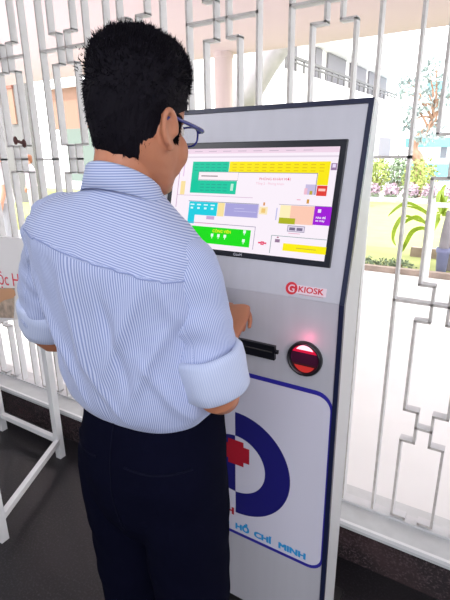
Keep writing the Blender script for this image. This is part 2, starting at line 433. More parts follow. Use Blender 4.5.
scr_text('PHÒNG KHÁM MỚI', .0085, (226,70,110), -.548, .279, sx=1.15)
scr_text('Tầng 2 - Phòng khám', .0075, (240,180,200), -.556, .268, sx=1.2)
scr_text('CÔNG VIÊN', .0105, (250,240,40), -.668, .139, sx=1.0, bold=.0002)
scr_text('Nhà để', .0065, (250,240,255), -.386, .192, sx=1.2, bold=.0002); scr_text('xe máy', .0065, (250,240,255), -.386, .185, sx=1.2, bold=.0002)
# brand mark on the lower bezel
text_obj('GeoM', .010, M['silver'], lambda x, y, z: sl(-.596+x, .084+y, .0065), 'bezel_text', kiosk, bold=.0002)
# G KIOSK sticker
st = MB(); slab_s(st, -.426, -.336, .011, .031, .002, .0024); st = st.build('logo_sticker', M['logo_pink'], kiosk)
m = MB(); n = 40; cc = (-.424, .021); m.add([sl(cc[0]+.0155*math.cos(2*math.pi*i/n), cc[1]+.0155*math.sin(2*math.pi*i/n), .0028) for i in range(n)], [tuple(range(n))])
m.build('logo_disc', M['logo_red'], st)
text_obj('G', .026, M['logo_pink'], lambda x, y, z: sl(-.4335+x, .0120+y, .0031), 'logo_letter', st, bold=.0004)
text_obj('KIOSK', .020, M['logo_red'], lambda x, y, z: sl(-.407+x, .0150+y, .0027), 'logo_letters', st, sx=1.13, bold=.0005)
for i in range(1): 
    m = MB(); slab_s(m, -.404, -.342, .0085, .0092, .002, .0022); m.build('logo_underline', M['logo_red'], kiosk)
# slot
m = MB().box((-.575,KY-.012,.989), (-.459,KY,1.028)); m = m.build('card_slot', M['black'], kiosk, bevel=.001)
MB().box((-.565,KY-.0128,1.010), (-.466,KY-.0118,1.0125)).build('slot_opening', M['shadow_and_slot'], m)
MB().box((-.459,KY-.008,1.007), (-.451,KY,1.016)).build('release_button', M['black'], m)
# barcode scanner window
def disc(mb, cx, cz, R, y, mi=0, n=48, a0=0, a1=2*math.pi, r0=0, fanc=None):
    full = abs(a1-a0-2*math.pi) < 1e-6
    k = n if full else n+1
    out = [(cx+R*math.cos(a0+(a1-a0)*i/n), y, cz+R*math.sin(a0+(a1-a0)*i/n)) for i in range(k)]
    if r0:
        inn = [(cx+r0*math.cos(a0+(a1-a0)*i/n), y, cz+r0*math.sin(a0+(a1-a0)*i/n)) for i in range(k)]
        mb.add(out+inn, [(i, (i+1)%k, (i+1)%k+k, i+k) for i in range(n)], mi)
    else: mb.add(out, [tuple(range(k))], mi)
    return mb
SX, SZ = -.3785, 1.011
m = MB(); rings = []
for R, y in ((.0455,KY), (.0455,KY-.012), (.0435,KY-.016), (.0395,KY-.016), (.037,KY-.008)):
    rings.append([(SX+R*math.cos(2*math.pi*i/48), y, SZ+R*math.sin(2*math.pi*i/48)) for i in range(48)])
m.loft(rings, caps=False); scn = m.build('scanner_ring', M['black'], kiosk, sm=True)
m = MB(); disc(m, SX, SZ, .038, KY-.008); m.build('scanner_window', mat('scanner_glass', (62,26,50), .12), scn)
def lens(z0, z1, rgb, e, nm, y, xs=1.0):
    m = MB(); N = 24; top = []; bot = []
    w = lambda z: math.sqrt(max(.0365**2-(z)**2, 1e-6))*xs
    zl = min(z0, z1)
    pts = []
    for i in range(N+1):
        x = -w(z0)+2*w(z0)*i/N; pts.append((SX+x, y, SZ+z0))
    arc = []
    for i in range(N+1):
        t = i/N; a0 = math.atan2(z0, w(z0)); a1 = math.pi-a0
        a = a0+(a1-a0)*t if z0 > 0 else a0-(math.pi+2*a0)*t
        arc.append((SX+.0365*math.cos(a)*xs, y, SZ+.0365*math.sin(a)))
    m.add([pts[0]]+[pts[-1]]+arc[1:-1], [tuple(range(N+1))]); return m.build(nm, emat(nm+'_glow', rgb, e), scn)
lens(.016, .036, (225,16,64), .9, 'red_light', KY-.0086)
lens(.0235, .036, (255,190,210), 1.8, 'lamp_strip', KY-.0090, .8)
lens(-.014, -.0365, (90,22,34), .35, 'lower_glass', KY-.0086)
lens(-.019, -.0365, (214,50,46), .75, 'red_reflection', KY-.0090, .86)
# hospital decal
dec = MB(); z0, z1, x0, x1 = .360, .930, -.873, -.300; R = .045
def rrect(x0, x1, z0, z1, R, y, n=8):
    pts = []
    for cx, cz, a in ((x1-R,z1-R,0), (x0+R,z1-R,90), (x0+R,z0+R,180), (x1-R,z0+R,270)):
        for i in range(n+1):
            t = math.radians(a+90*i/n); pts.append((cx+R*math.cos(t), y, cz+R*math.sin(t)))
    return pts
p1 = rrect(x0, x1, z0, z1, R, KY-.0026); dec.add(p1, [tuple(range(len(p1)))])
dec = dec.build('decal_sheet', M['decal_white'], kiosk)
o_, i_ = rrect(x0, x1, z0, z1, R, KY-.0030), rrect(x0+.009, x1-.006, z0+.011, z1-.013, R-.006, KY-.0030)
MB().add(o_+i_, [(k, (k+1)%len(o_), (k+1)%len(o_)+len(o_), k+len(o_)) for k in range(len(o_))]).build('decal_border', M['decal_blue'], dec)
m = MB(); disc(m, -.582, .62, .176, KY-.0031, a0=-math.pi/2, a1=math.pi/2, r0=.098)
disc(m, -.582, .62, .098, KY-.0031, a0=math.pi/2, a1=3*math.pi/2); m.build('decal_ring', M['decal_deep'], dec)
cx, cz = -.580, .661; a, b2 = .026, .045; q = [(-a,b2*.93),(a,b2*.93),(a,a),(b2,a),(b2,-a),(a,-a),(a,-b2*.93),(-a,-b2*.93),(-a,-a),(-b2,-a),(-b2,a),(-a,a)]
MB().add([(cx+x, KY-.0036, cz+z) for x, z in q], [tuple(range(12))]).build('decal_cross', M['decal_red'], dec)
def dtext(t, s, m, x, z, sx=1, bold=0.0016): return text_obj(t, s, m, lambda a, b, c: (x+a, KY-.0036, z+b), 'decal_text', dec, sx=sx, bold=bold)
dtext('H', .034, M['decal_red'], -.612, .433, 1.0, .0024)
dtext('HỒ', .0295, M['decal_cyan'], -.583, .3835, 1.12, .0017)
dtext('CHÍ', .0295, M['decal_cyan'], -.517, .3835, 1.16, .0017)
dtext('MINH', .0295, M['decal_cyan'], -.436, .3835, 1.16, .0017)
dtext('THÀNH PHỐ', .0295, M['decal_cyan'], -.792, .3835, 1.10, .0017)

# ------------------------------------------------------------------ the man at the kiosk
man = empty('person', (-.585, .625, 0), 'man in blue pinstripe shirt and dark trousers, standing with his back turned at the kiosk', 'person')
HX, HY, HZ = -.568, .642, 1.437
HS = .93                      # chin level under the skull centre
Rh = Matrix.Rotation(math.radians(0), 3, 'Z') @ Matrix.Rotation(math.radians(-9), 3, 'X')
piv = V3(0, -.02, .09)
def hd(x, y, z): return V3(HX, HY, HZ) + (Rh @ (V3(x, y, z)-piv) + piv)*HS
head_tab = [ # z, halfwidth, front y, back y
 (.000,.016,.076,.040),(.006,.034,.084,.020),(.020,.048,.088,-.010),(.040,.059,.088,-.040),(.060,.066,.089,-.062),(.080,.070,.088,-.078),
 (.105,.070,.087,-.088),(.125,.073,.084,-.094),(.145,.076,.090,-.098),(.165,.077,.090,-.098),(.185,.073,.080,-.092),(.203,.060,.060,-.076),(.217,.040,.034,-.052),(.225,.018,.008,-.028)]
def ring_h(z, grow=0, gf=None):
    w, f, b = interp(head_tab, z); c = (f+b)/2; d = (f-b)/2; out = []
    g = grow
    for i in range(40):
        a = 2*math.pi*i/40; ca, sa = math.cos(a), math.sin(a)
        e = .88
        x = (w+g)*math.copysign(abs(ca)**e, ca); y = c+(d+g)*math.copysign(abs(sa)**e, sa)
        if z < .07 and sa > 0: x *= 1-.35*sa*(.07-z)/.07
        out.append(hd(x, y, z))
    return out
bod = MB()
bod.loft([ring_h(z*.225/44) for z in range(45)])
# nose, brow, lips, ears
bod.tube([hd(0,.084,.128), hd(0,.096,.110), hd(0,.106,.096), hd(0,.094,.086)], [.007,.009,.0125,.008], 12)
bod.ell(hd(.011,.092,.091), (.008,.009,.007)).ell(hd(-.011,.092,.091), (.008,.009,.007))
bod.tube([hd(-.045,.076,.143), hd(-.02,.089,.146), hd(.02,.089,.146), hd(.045,.076,.143)], [.006,.008,.008,.006], 10)
bod.ell(hd(0,.083,.018), (.020,.012,.013))
bod.ell(hd(.045,.059,.084), (.023,.023,.032)).ell(hd(.036,.052,.060), (.024,.022,.026)).ell(hd(-.036,.052,.060), (.024,.022,.026)).ell(hd(-.045,.059,.084), (.023,.023,.032))
for s in (-1, 1):
    ear = []
    for i in range(13):
        t = math.radians(-100+i*24); ear.append(hd(s*(.082+.006*math.sin(max(0, i-3)*.3)), -.012-.017*math.cos(t)-.004*math.sin(t), .112+.029*math.sin(t)+.006*math.cos(t)))
    bod.tube(ear[1:], [.0052]*12, 10, sub=2)
    bod.ell(hd(s*.078,-.010,.112), (.006,.015,.024), 14, 8)
    bod.ell(hd(s*.079,-.002,.084), (.005,.008,.010), 12, 8)
    bod.ell(hd(s*.077,.004,.106), (.006,.006,.009), 10, 8)
# neck and torso core
NX = -.548
bod.tube([(-.588,.600,1.34), (-.586,.603,1.40), (-.582,.610,1.45), (-.578,.622,1.50), (-.577,.633,1.55)], [.065,.058,.053,.052,.050], 28)
bod.tube([(-.58,.635,.86), (-.58,.64,1.0), (-.585,.625,1.2), (-.592,.612,1.33)], [.11,.095,.105,.075], 28)
bod.tube([(-.76,.612,1.325), (-.67,.608,1.345), (-.595,.608,1.355), (-.51,.608,1.345), (-.435,.612,1.325)], [.035,.04,.045,.04,.035], 20)
# arms: shoulder, elbow, wrist
SR, ER, WR = V3(-.442,.612,1.318), V3(-.391,.612,1.090), V3(-.508,.838,1.100)
SL, EL, WL = V3(-.775,.612,1.370), V3(-.880,.635,1.105), V3(-.745,.845,1.035)
for S, E, W in ((SR,ER,WR), (SL,EL,WL)):
    bod.tube([S, S.lerp(E,.5), E, E.lerp(W,.3), E.lerp(W,.7), W], [.040,.038,.036,.035,.028,.023], 22)
def hand(W, f, n, side, curls, tc=.5, knob=.085):
    f = f.normalized(); n = (n - f*n.dot(f)).normalized(); s = f.cross(n)*side
    rings = []
    for t, w, th in ((-.03,.025,.020),(0,.027,.019),(.02,.033,.018),(.045,.040,.017),(.07,.042,.015),(.088,.040,.012),(.094,.034,.008)):
        c = W+f*t*knob/.085
        rings.append([c + s*w*math.cos(2*math.pi*i/24) + n*th*math.sin(2*math.pi*i/24) for i in range(24)])
    bod.loft(rings)
    for j, (off, L, r) in enumerate(((.031,.070,.0085),(.0105,.079,.0088),(-.0105,.073,.0084),(-.030,.057,.0075))):
        p = W + f*(knob-.005 - abs(off-.008)*.15) + s*off; d = f.copy(); pts = [p-d*.02, p]; rr = [r, r]
        for k, seg in enumerate((.45,.30,.25)):
            ang = curls[j][k]; ax = s
            q = Matrix.Rotation(math.radians(ang)*(-side), 3, ax)
            d = (q @ d).normalized()
            p = p + d*L*seg; pts.append(p); rr.append(r*(.95-.10*k))
        bod.tube(pts, rr, 14, sub=3)
        bod.ell(pts[-1], (rr[-1],)*3, 12, 8)
    p = W + f*.018 + s*.022 - n*.004; d = (f*.7+s*.65-n*.35).normalized(); pts = [p, p+d*.034]
    d2 = (f*.9+s*.2-n*.5).normalized(); pts += [pts[-1]+d2*.028, pts[-1]+d2*.028+(f*.9-s*.1-n*.5).normalized()*.022]
    bod.tube(pts, [.014,.012,.0102,.0085], 14, sub=3); bod.ell(pts[-1], (.0085,)*3, 12, 8)
# right hand reaches to the panel: knuckles up, index finger against the kiosk
hand(WR, V3(-.20,.66,.40), V3(-.05,-.45,.85), -1, [(22,16,10),(58,60,35),(64,62,40),(68,62,40)])
hand(WL, V3(.25,.9,.05), V3(-.2,-.05,1), 1, [(25,30,20),(30,34,22),(34,36,24),(38,38,25)])
# legs
HPX = -.555
LG = [((-.648,.63,.92), (-.656,.63,.70), (-.662,.64,.48), (-.655,.62,.28), (-.66,.61,.09)), ((-.484,.63,.92), (-.482,.63,.70), (-.480,.64,.48), (-.470,.62,.28), (-.468,.61,.09))]
for L in LG: bod.tube(L, [.068,.062,.050,.045,.034], 20)
bod.tube([(-.645,.63,.94), (-.49,.63,.94)], [.070,.070], 20, sub=1)
body = bod.build('body', M['skin'], man); remesh(body, .0036, 5, .5)
# eyes, brows, lips
for s in (-1, 1):
    e = MB().ell(hd(s*.032,.0795,.125), (.0125,.0105,.0115), 20, 12).build('eye', M['eyewhite'], man, sm=True)
    MB().ell(hd(s*.032,.0880,.1245), (.0052,.0022,.0052), 14, 8).build('iris', M['iris'], e, sm=True)
    MB().tube([hd(s*.016,.0965,.142), hd(s*.034,.094,.146), hd(s*.052,.080,.142)], [.003,.0038,.002], 8).build('eyebrow', M['hair'], man, sm=True)
MB().tube([hd(-.024,.083,.052), hd(-.008,.0905,.0545), hd(.008,.0905,.0545), hd(.024,.083,.052)], [.002,.0048,.0048,.002], 10).tube([hd(-.021,.083,.0485), hd(0,.0905,.0455), hd(.021,.083,.0485)], [.002,.0055,.002], 10).build('lips', M['lip'], man, sm=True)
# glasses
gl = empty('glasses', tuple(hd(0,.10,.12)), 'dark blue rimmed glasses worn by the man at the kiosk', 'glasses')
def gp(x, y, z): return hd(x, y, z)
for s in (-1, 1):
    ring = []
    for i in range(25):
        a = 2*math.pi*i/24; ca, sa = math.cos(a), math.sin(a)
        ring.append(gp(s*.036+.028*math.copysign(abs(ca)**.7, ca), .113-.010*abs(s*.036+.028*ca)/.06, .120+.0185*math.copysign(abs(sa)**.7, sa)))
    rim = MB().tube(ring, [.0019]*25, 8, sub=1).build('rim', M['glass_frame'], gl, sm=True)
    MB().add(ring[:24], [tuple(range(24))]).build('lens', M['lens'], rim)
    MB().tube([gp(s*.064,.103,.128), gp(s*.078,.098,.1285), gp(s*.083,.06,.1300), gp(s*.083,.02,.1320), gp(s*.083,-.008,.1335), gp(s*.081,-.024,.120), gp(s*.080,-.028,.108)], [.0034,.0036,.0034,.0030,.0026,.0022,.002], 8).build('temple', M['glass_frame'], gl, sm=True)
MB().tube([gp(-.009,.112,.126), gp(0,.115,.129), gp(.009,.112,.126)], [.0018]*3, 8).build('bridge', M['glass_frame'], gl, sm=True)
# hair
hr = MB(); rings = []; NT = 64
def hair_pt(a, t):
    """a: angle (0=+x right, pi/2=front), t: 0 bottom fringe .. 1 crown"""
    ca, sa = math.cos(a), math.sin(a)
    # lower hair line: nape low, above the ear at the side, forehead high
    if sa < 0:
        low = .125 - .110*(abs(sa)**1.1)
        # side burn
    else: low = .125 + .050*sa**.6
    if -.25 < sa < .5 and abs(ca) > .6: low = min(low, .128)
    z = low + (.223-low)*min(t/.80, 1)**.85
    if t > .80: z = .223
    w, f, b = interp(head_tab, min(z, .222)); c = (f+b)/2; d = (f-b)/2
    thick = .007+.020*min(1, max(0, (z-low)/.05))+.006*min(1, max(0, (z-.13)/.08))
    if t <= .80:
        p = V3((w+thick)*math.copysign(abs(ca)**.85, ca), c+(d+thick*.9)*math.copysign(abs(sa)**.85, sa), z)
    else:
        k = (1-t)/.20; w, f, b = interp(head_tab, .222); w = max(w, .03); p = V3(k*(w+thick)*ca, c+k*(d+thick)*sa, .223)
    return p, thick
def hair_surface(a, t):
    ca, sa = math.cos(a), math.sin(a)
    if sa < 0: low = .122 - .112*(abs(sa)**1.5)
    else: low = .122 + .048*sa**.5
    # envelope superellipsoid
    top = .280; mid = .165
    z = low + (top-low)*math.sin(t*math.pi/2)**1.0
    if t >= 1: z = top
    # horizontal size at height
    w, f, b = interp(head_tab, min(z, .200)); c = (f+b)/2; d = (f-b)/2
    fade = min(1, max(0, (z-low)/.045)); th = .003+.006*fade+.004*max(0, min(1, (z-.13)/.06))
    W_, D_ = w+th, d+th
    if z > .195:
        q = (z-.195)/(top-.195); k = math.sqrt(max(0, 1-q**3.0)); w0, f0, b0 = interp(head_tab, .190); W_, D_ = (w0+.017)*k, ((f0-b0)/2+.016)*k; c = (f0+b0)/2
        c += .004
    e = 1.0 if sa < 0 else .9
    return V3(W_*(1.0 if sa > 0 else 1-.05*abs(sa))*math.copysign(abs(ca)**e, ca), c+D_*math.copysign(abs(sa)**e, sa), z)
TS = [0,.03,.07,.12,.18,.25,.32,.4,.48,.56,.64,.72,.79,.85,.90,.94,.97,.99,1.0]
def hpt(a, t):
    p = hair_surface(a, t)
    q = noise.noise(p*38)*.0045 + noise.noise(p*90)*.002
    cdir = (p - V3(0,-.005,.13)).normalized()
    return p + cdir*q*min(1, t*6)
rings = [[hd(*hpt(2*math.pi*i/NT, t)) for i in range(NT)] for t in TS]
inner = [[hd(*(hair_surface(2*math.pi*i/NT, t)*.93 + V3(0,-.001,.010))) for i in range(NT)] for t in (0,)]
hr.loft(inner+rings)
random.seed(3)
def strand(p, d, L, r):
    t = d.cross(V3(.3,.5,.8)).normalized(); b = d.cross(t)
    mid = p + d*L*.55 + V3(random.gauss(0,1), random.gauss(0,1), random.gauss(0,1))*L*.08; tip = p + d*L + V3(random.gauss(0,1),random.gauss(0,1),random.gauss(0,1))*L*.2
    vs = [p+t*r, p-t*r*.5+b*r*.87, p-t*r*.5-b*r*.87, mid+t*r*.7, mid-t*r*.35+b*r*.6, mid-t*r*.35-b*r*.6, tip]
    hr.add(vs, [(0,1,4,3),(1,2,5,4),(2,0,3,5),(3,4,6),(4,5,6),(5,3,6)])
cen = hd(0,-.01,.14)
for k in range(9000):
    a = random.uniform(0, 2*math.pi); t = random.random()**.8
    if t > .995: continue
    p = hd(*hpt(a, t)); zrel = p.z-HZ
    out = (p-cen).normalized(); top = max(0, min(1, (zrel-.15)/.08))
    d = (out*(.45+.5*top) + V3(0,0,-.75*(1-top)+.55*top) + V3(random.gauss(0,.35),random.gauss(0,.35),random.gauss(0,.25))*(.35+.5*top)).normalized()
    L = .005 + .007*top*random.random() + .003*random.random()
    strand(p-out*.002, d, L, .0007+.0005*top)
for k in range(260):   # curlier tufts on the top
    a = random.uniform(0, 2*math.pi); t = random.uniform(.55, 1)
    p = hd(*hpt(a, t)); out = (p-cen).normalized()
    for q in range(7):
        pp = p + V3(random.gauss(0,1),random.gauss(0,1),random.gauss(0,.4))*.003
        strand(pp-out*.003, (out+V3(0,0,.5)+V3(random.gauss(0,.3),random.gauss(0,.3),random.gauss(0,.2))).normalized(), random.uniform(.007,.014), .0010)
# bushy bit at the back left corner
for k in range(170):
    p = hd(-.066+random.gauss(0,.005), -.052+random.gauss(0,.018), .214+random.gauss(0,.012)); out = (p-cen).normalized()
    strand(p-out*.006, (out+V3(random.gauss(0,.5),random.gauss(0,.5),random.gauss(0,.4))).normalized(), random.uniform(.005,.012), .0009)
# sideburns
for s in (-1, 1):
    for k in range(420):
        y = random.uniform(.016,.040); z = random.uniform(.098,.145)
        if z < .12 and y > .034: continue
        w, f, b = interp(head_tab, z); c = (f+b)/2; d_ = (f-b)/2
        x = w*math.sqrt(max(.02, 1-((y-c)/d_)**2))**.9
        p = hd(s*(x+.0015), y, z); strand(p, (V3(s*.25,.1,-1)).normalized(), .009, .0009)
hair = hr.build('hair', M['hair'], man)

# ---- trousers
tr = MB()
def ringxy(cx, cy, z, a, b, n=48, e=.9, tilt=0, tiltx=0):
    out = []
    for i in range(n):
        t = 2*math.pi*i/n; c, s = math.cos(t), math.sin(t)
        out.append(V3(cx+a*math.copysign(abs(c)**e, c), cy+b*math.copysign(abs(s)**e, s), z+tilt*s+tiltx*c))
    return out
hips = [(1.075,-.568,.640,.142,.104),(1.04,-.568,.638,.150,.110),(1.0,-.563,.632,.150,.120),(.95,-.563,.628,.158,.128),(.90,-.564,.626,.163,.128),(.84,-.569,.626,.167,.118),(.79,-.568,.628,.155,.105),(.74,-.568,.63,.11,.085),(.715,-.568,.632,.06,.05)]
tr.loft([ringxy(x, y, z, a, b) for z, x, y, a, b in hips])
for s, L in ((-1, LG[0]), (1, LG[1])):
    cxs = [p[0] for p in L]
    tab = [(.92,.077,.110),(.82,.081,.106),(.72,.082,.096),(.60,.080,.090),(.48,.074,.083),(.30,.068,.076),(.14,.066,.074),(.045,.070,.082)]
    rings = []
    for k in range(60):
        z = .92-(.92-.045)*k/59
        a, b = interp([(-t[0], t[1], t[2]) for t in tab], -z)
        P, R = spline(L, [0]*5, 8)
        # centre line by height
        cx = cy = None
        for u, v in zip(P, P[1:]):
            if v.z <= z <= u.z: q = (u.z-z)/max(1e-6, u.z-v.z); cx = u.x+(v.x-u.x)*q; cy = u.y+(v.y-u.y)*q
        if cx is None: cx, cy = (P[0].x, P[0].y) if z > P[0].z else (P[-1].x, P[-1].y)
        rg = ringxy(cx, cy-.005, z, a, b, 40, 1.0)
        wr = .004 if z < .8 else .002
        rings.append([p + V3(p.x-cx, p.y-cy, 0).normalized()*wr*math.sin(z*70+s*2+2*math.atan2(p.y-cy, p.x-cx))*noise.noise(V3(p.x*6, p.y*6, z*9)) for p in rg])
    tr.loft(rings)
trs = tr.build('trousers', M['trouser'], man); remesh(trs, .0055, 6, .5)
nrm_ = [v.normal.copy() for v in trs.data.vertices]
for v, vn in zip(trs.data.vertices, nrm_):
    w = v.co + man.location
    n_ = noise.noise(V3(w.x*9+w.z*4, w.y*9, w.z*5))*.006 + noise.noise(V3(w.x*20, w.y*20+w.z*9, w.z*14))*.0022
    v.co += vn*n_
from mathutils.bvhtree import BVHTree
bv = BVHTree.FromPolygons([v.co+man.location for v in trs.data.vertices], [list(p.vertices) for p in trs.data.polygons])
def onT(x, z, off=.001):
    h, n_, _, _ = bv.ray_cast(V3(x, .2, z), V3(0,1,0)); return (h + n_*off) if h else V3(x, .5, z)
M['trouser_seam'] = mat('trouser_seam', (15, 16, 32), .9, spec=.05)
for xa, xb in ((-.53,-.42), (-.70,-.60)):
    MB().tube([onT(xa+(xb-xa)*k/10, .955-.004*math.sin(math.pi*k/10)) for k in range(11)], [.0022]*11, 6, sub=1).build('back_pocket', M['trouser_seam'], trs)
MB().tube([onT(-.564, 1.03-.25*k/14) for k in range(15)], [.0013]*15, 5, sub=1).build('seat_seam', M['trouser_seam'], trs)
# shoes
for L in LG:
    x = L[4][0]; sh = MB(); rings = []
    for y, w, h, zb in ((-.075,.020,.030,.015),(-.07,.032,.055,.012),(-.04,.038,.075,.010),(0,.040,.085,.010),(.05,.043,.070,.010),(.10,.048,.052,.010),(.15,.047,.042,.010),(.185,.035,.034,.012),(.20,.018,.022,.014)):
        rings.append([V3(x+w*math.cos(2*math.pi*i/24), .595+y, zb+h/2+h/2*math.sin(2*math.pi*i/24)) for i in range(24)])
    sh = sh.loft(rings).build('shoe', M['shoe'], man, sm=True)
    rr = [V3(x+.046*math.cos(t)*(1 if math.sin(t) > 0 else .85), .655+.142*math.sin(t), 0) for t in [2*math.pi*i/32 for i in range(32)]]
    MB().loft([rr, [p+V3(0,0,.016) for p in rr]]).build('sole', M['sole'], sh)

# ---- shirt
shirt = empty('shirt', (0,0,0)); shirt.parent = man
bpy.data.objects.remove(shirt)
tors = [ # z, cx, cy, a, b
 (1.016,-.570,.637,.140,.106),(1.030,-.570,.635,.150,.116),(1.050,-.570,.634,.161,.126),(1.08,-.571,.631,.167,.130),(1.13,-.576,.627,.168,.128),(1.18,-.582,.622,.170,.126),
 (1.24,-.588,.617,.176,.124),(1.29,-.593,.612,.184,.122),(1.33,-.597,.608,.188,.117),(1.360,-.598,.606,.182,.106),(1.387,-.594,.605,.155,.093),
 (1.408,-.589,.604,.122,.083),(1.424,-.584,.605,.093,.074),(1.436,-.581,.607,.074,.067),(1.446,-.579,.609,.063,.060),(1.450,-.578,.610,.060,.057)]
def roll_(p):
    w = max(0, min(1, (p.z-1.16)/.18)); w = w*w*(3-2*w)*max(0, min(1, (1.46-p.z)/.05))
    return V3(p.x, p.y, p.z - (.11 if p.x > -.59 else .21)*(p.x+.59)*w)
NR = 120; NA = 180
sb = MB(); rings = []
zs = []
for k in range(NR):
    q = k/(NR-1)*(len(tors)-1); i = min(int(q), len(tors)-2); t = q-i
    p0, p1, p2, p3 = (tors[max(i-1,0)], tors[i], tors[i+1], tors[min(i+2, len(tors)-1)])
    zs.append([.5*((2*b)+(c-a)*t+(2*a-5*b+4*c-d)*t*t+(-a+3*b-3*c+d)*t**3) for a,b,c,d in zip(p0,p1,p2,p3)])
for z, cx, cy, a, b in zs:
    e = .84 if z < 1.36 else .95
    rg = ringxy(cx, cy, z, a, b, NA, e)
    rings.append(rg)
def fold(p, cx, cy):
    """cloth folds, metres outward"""
    x, z = p.x-cx, p.z-.02; back = (cy-p.y)/.13
    f = 0
    g = lambda u, w: math.exp(-(u/w)**2)
    if back > -.3:
        # long soft folds running from the armholes down to the middle of the waist
        for (xa, za, xb, zb, w, h) in ((.13,1.30,.02,1.10,.012,.0075),(.16,1.24,.06,1.06,.010,.0065),(-.15,1.30,-.07,1.12,.012,.007),(-.17,1.22,-.12,1.05,.010,.006),
                                       (.05,1.27,.075,1.07,.011,-.005),(-.03,1.28,-.01,1.05,.014,.004),(.10,1.16,.15,1.04,.009,.006),(-.08,1.16,-.04,1.03,.010,.005),(.145,1.33,.185,1.15,.012,.006),(-.02,1.14,.05,1.02,.009,.0045)):
            dx, dz = xb-xa, zb-za; L2 = dx*dx+dz*dz; s = ((x-xa)*dx+(z-za)*dz)/L2
            if -.15 < s < 1.15:
                d = abs((x-xa)*dz-(z-za)*dx)/math.sqrt(L2); f += 1.45*h*g(d, w)*max(0, math.sin(math.pi*(s+.15)/1.3))
    low = max(0, min(1, (1.22-z)/.16))
    f += noise.noise(V3(p.x*16+z*5, p.y*16, z*5))*.010*(.4+.6*low)
    f += noise.noise(V3(p.x*34-z*8, p.y*34, z*11))*.0028
    return f*min(1, max(0, (1.42-z)/.06))*min(1, max(.15, (p.z-1.02)/.03))
R2 = []
for rg, (z, cx, cy, a, b) in zip(rings, zs):
    out = []
    for p in rg:
        n_ = V3((p.x-cx)/a**2, (p.y-cy)/b**2, 0).normalized()
        out.append(roll_(p + n_*fold(p, cx, cy)))
    R2.append(out)
sb.loft(R2, caps=False)
def shirt_piece(mb, name, m, parent, cloth, sm=True):
    o = mb.build(name, m, parent, sm=sm); at = o.data.attributes.new('cloth', 'FLOAT_VECTOR', 'POINT')
    for i, v in enumerate(cloth): at.data[i].vector = v
    so = o.modifiers.new('thick', 'SOLIDIFY'); so.thickness = .0016; so.offset = -1
    return o
cl = []
for k, (z, cx, cy, a, b) in enumerate(zs):
    for i in range(NA):
        t = 2*math.pi*i/NA; p = rings[k][i]
        ang = t/(2*math.pi)*1.02
        dx = p.x+.59; yk = 1.332 + .012*math.cos(dx*9)-.03*dx
        cl.append((ang, z + .10*abs(dx) + (p.y)*.25, 1.0 if (z > yk) else 0.0))
shirt = shirt_piece(sb, 'shirt', M['shirt_body'], man, cl)
# yoke seam
seam = []
for i in range(NA):
    best = min(range(NR), key=lambda k: abs(zs[k][0]-(1.332+.012*math.cos((rings[k][i].x+.59)*9)-.03*(rings[k][i].x+.59))))
    p = R2[best][i]
    if p.y < .63: seam.append((p.x, p + V3(0,-.0010,0)))
seam = [p for _, p in sorted(seam, key=lambda q: q[0])]
M['seam'] = mat('seam_thread', (140,152,196), .9)
MB().tube(seam, [.0011]*len(seam), 5, sub=1).build('yoke_seam', M['seam'], shirt)
# collar: stand-up folded band, open at the front
def band(prof, a0, a1, n, cx, cy, tiltf):
    rings = []
    for k in range(n+1):
        a = a0+(a1-a0)*k/n; c, s = math.cos(a), math.sin(a); rg = []
        for r, z in prof: rg.append(V3(cx+r*c*1.04, cy+r*s*.98, z+tiltf*s))
        rings.append(rg)
    return rings
prof = [(.059,1.426),(.0575,1.442),(.0570,1.457),(.0590,1.4615),(.0620,1.459),(.0665,1.444),(.0745,1.420),(.073,1.419),(.064,1.442)]
cb = MB(); ca = band(prof, math.radians(112), math.radians(428), 90, -.578, .612, -.030)
cb.loft(ca, caps=True)
cc_ = []
for k, rg in enumerate(ca):
    for j, p in enumerate(rg): cc_.append((p.z*1.0+.0, p.z, 0))
cc_ += [(0,0,0)]*2
o = cb.build('collar', M['shirt_sleeve'], shirt, sm=True); at = o.data.attributes.new('cloth', 'FLOAT_VECTOR', 'POINT')
for i, v in enumerate(cc_): at.data[i].vector = v
# sleeves with rolled cuffs
def sleeve(pts, rad, seed, foldz, side, sq=1.0):
    P, R = spline(pts, rad, 16); n = 96; rings = []; cl = []; ref = V3(0,-1,0); L = 0
    for k, p in enumerate(P):
        t = (P[min(k+1, len(P)-1)] - P[max(k-1, 0)]).normalized()
        a = (ref - t*ref.dot(t)).normalized(); ref = a; b = t.cross(a)
        if k: L += (p-P[k-1]).length
        s = k/(len(P)-1); rg = []
        for i in range(n):
            th = 2*math.pi*i/n
            r = R[k]
            d = a*math.cos(th)*sq+b*math.sin(th)
            q = p+d*r
            am = .0075*math.sin(min(1, s*1.6)*math.pi/2)
            wv = noise.noise(V3(q.x*13+seed, q.y*13+q.z*16, q.z*21))*am*1.3 + noise.noise(V3(q.x*30, q.y*30+seed, q.z*40+q.x*25))*am*.5
            wv += .004*math.sin(L*95+2.2*math.cos(th+seed))*max(0, math.cos(th-foldz))*min(1, s*2)
            rg.append(q+d*wv); cl.append((th*.065, L, 0))
        rings.append(rg)
    m = MB().loft(rings, caps=False); o = shirt_piece(m, 'sleeve', M['shirt_sleeve'], shirt, cl); return o, P, R
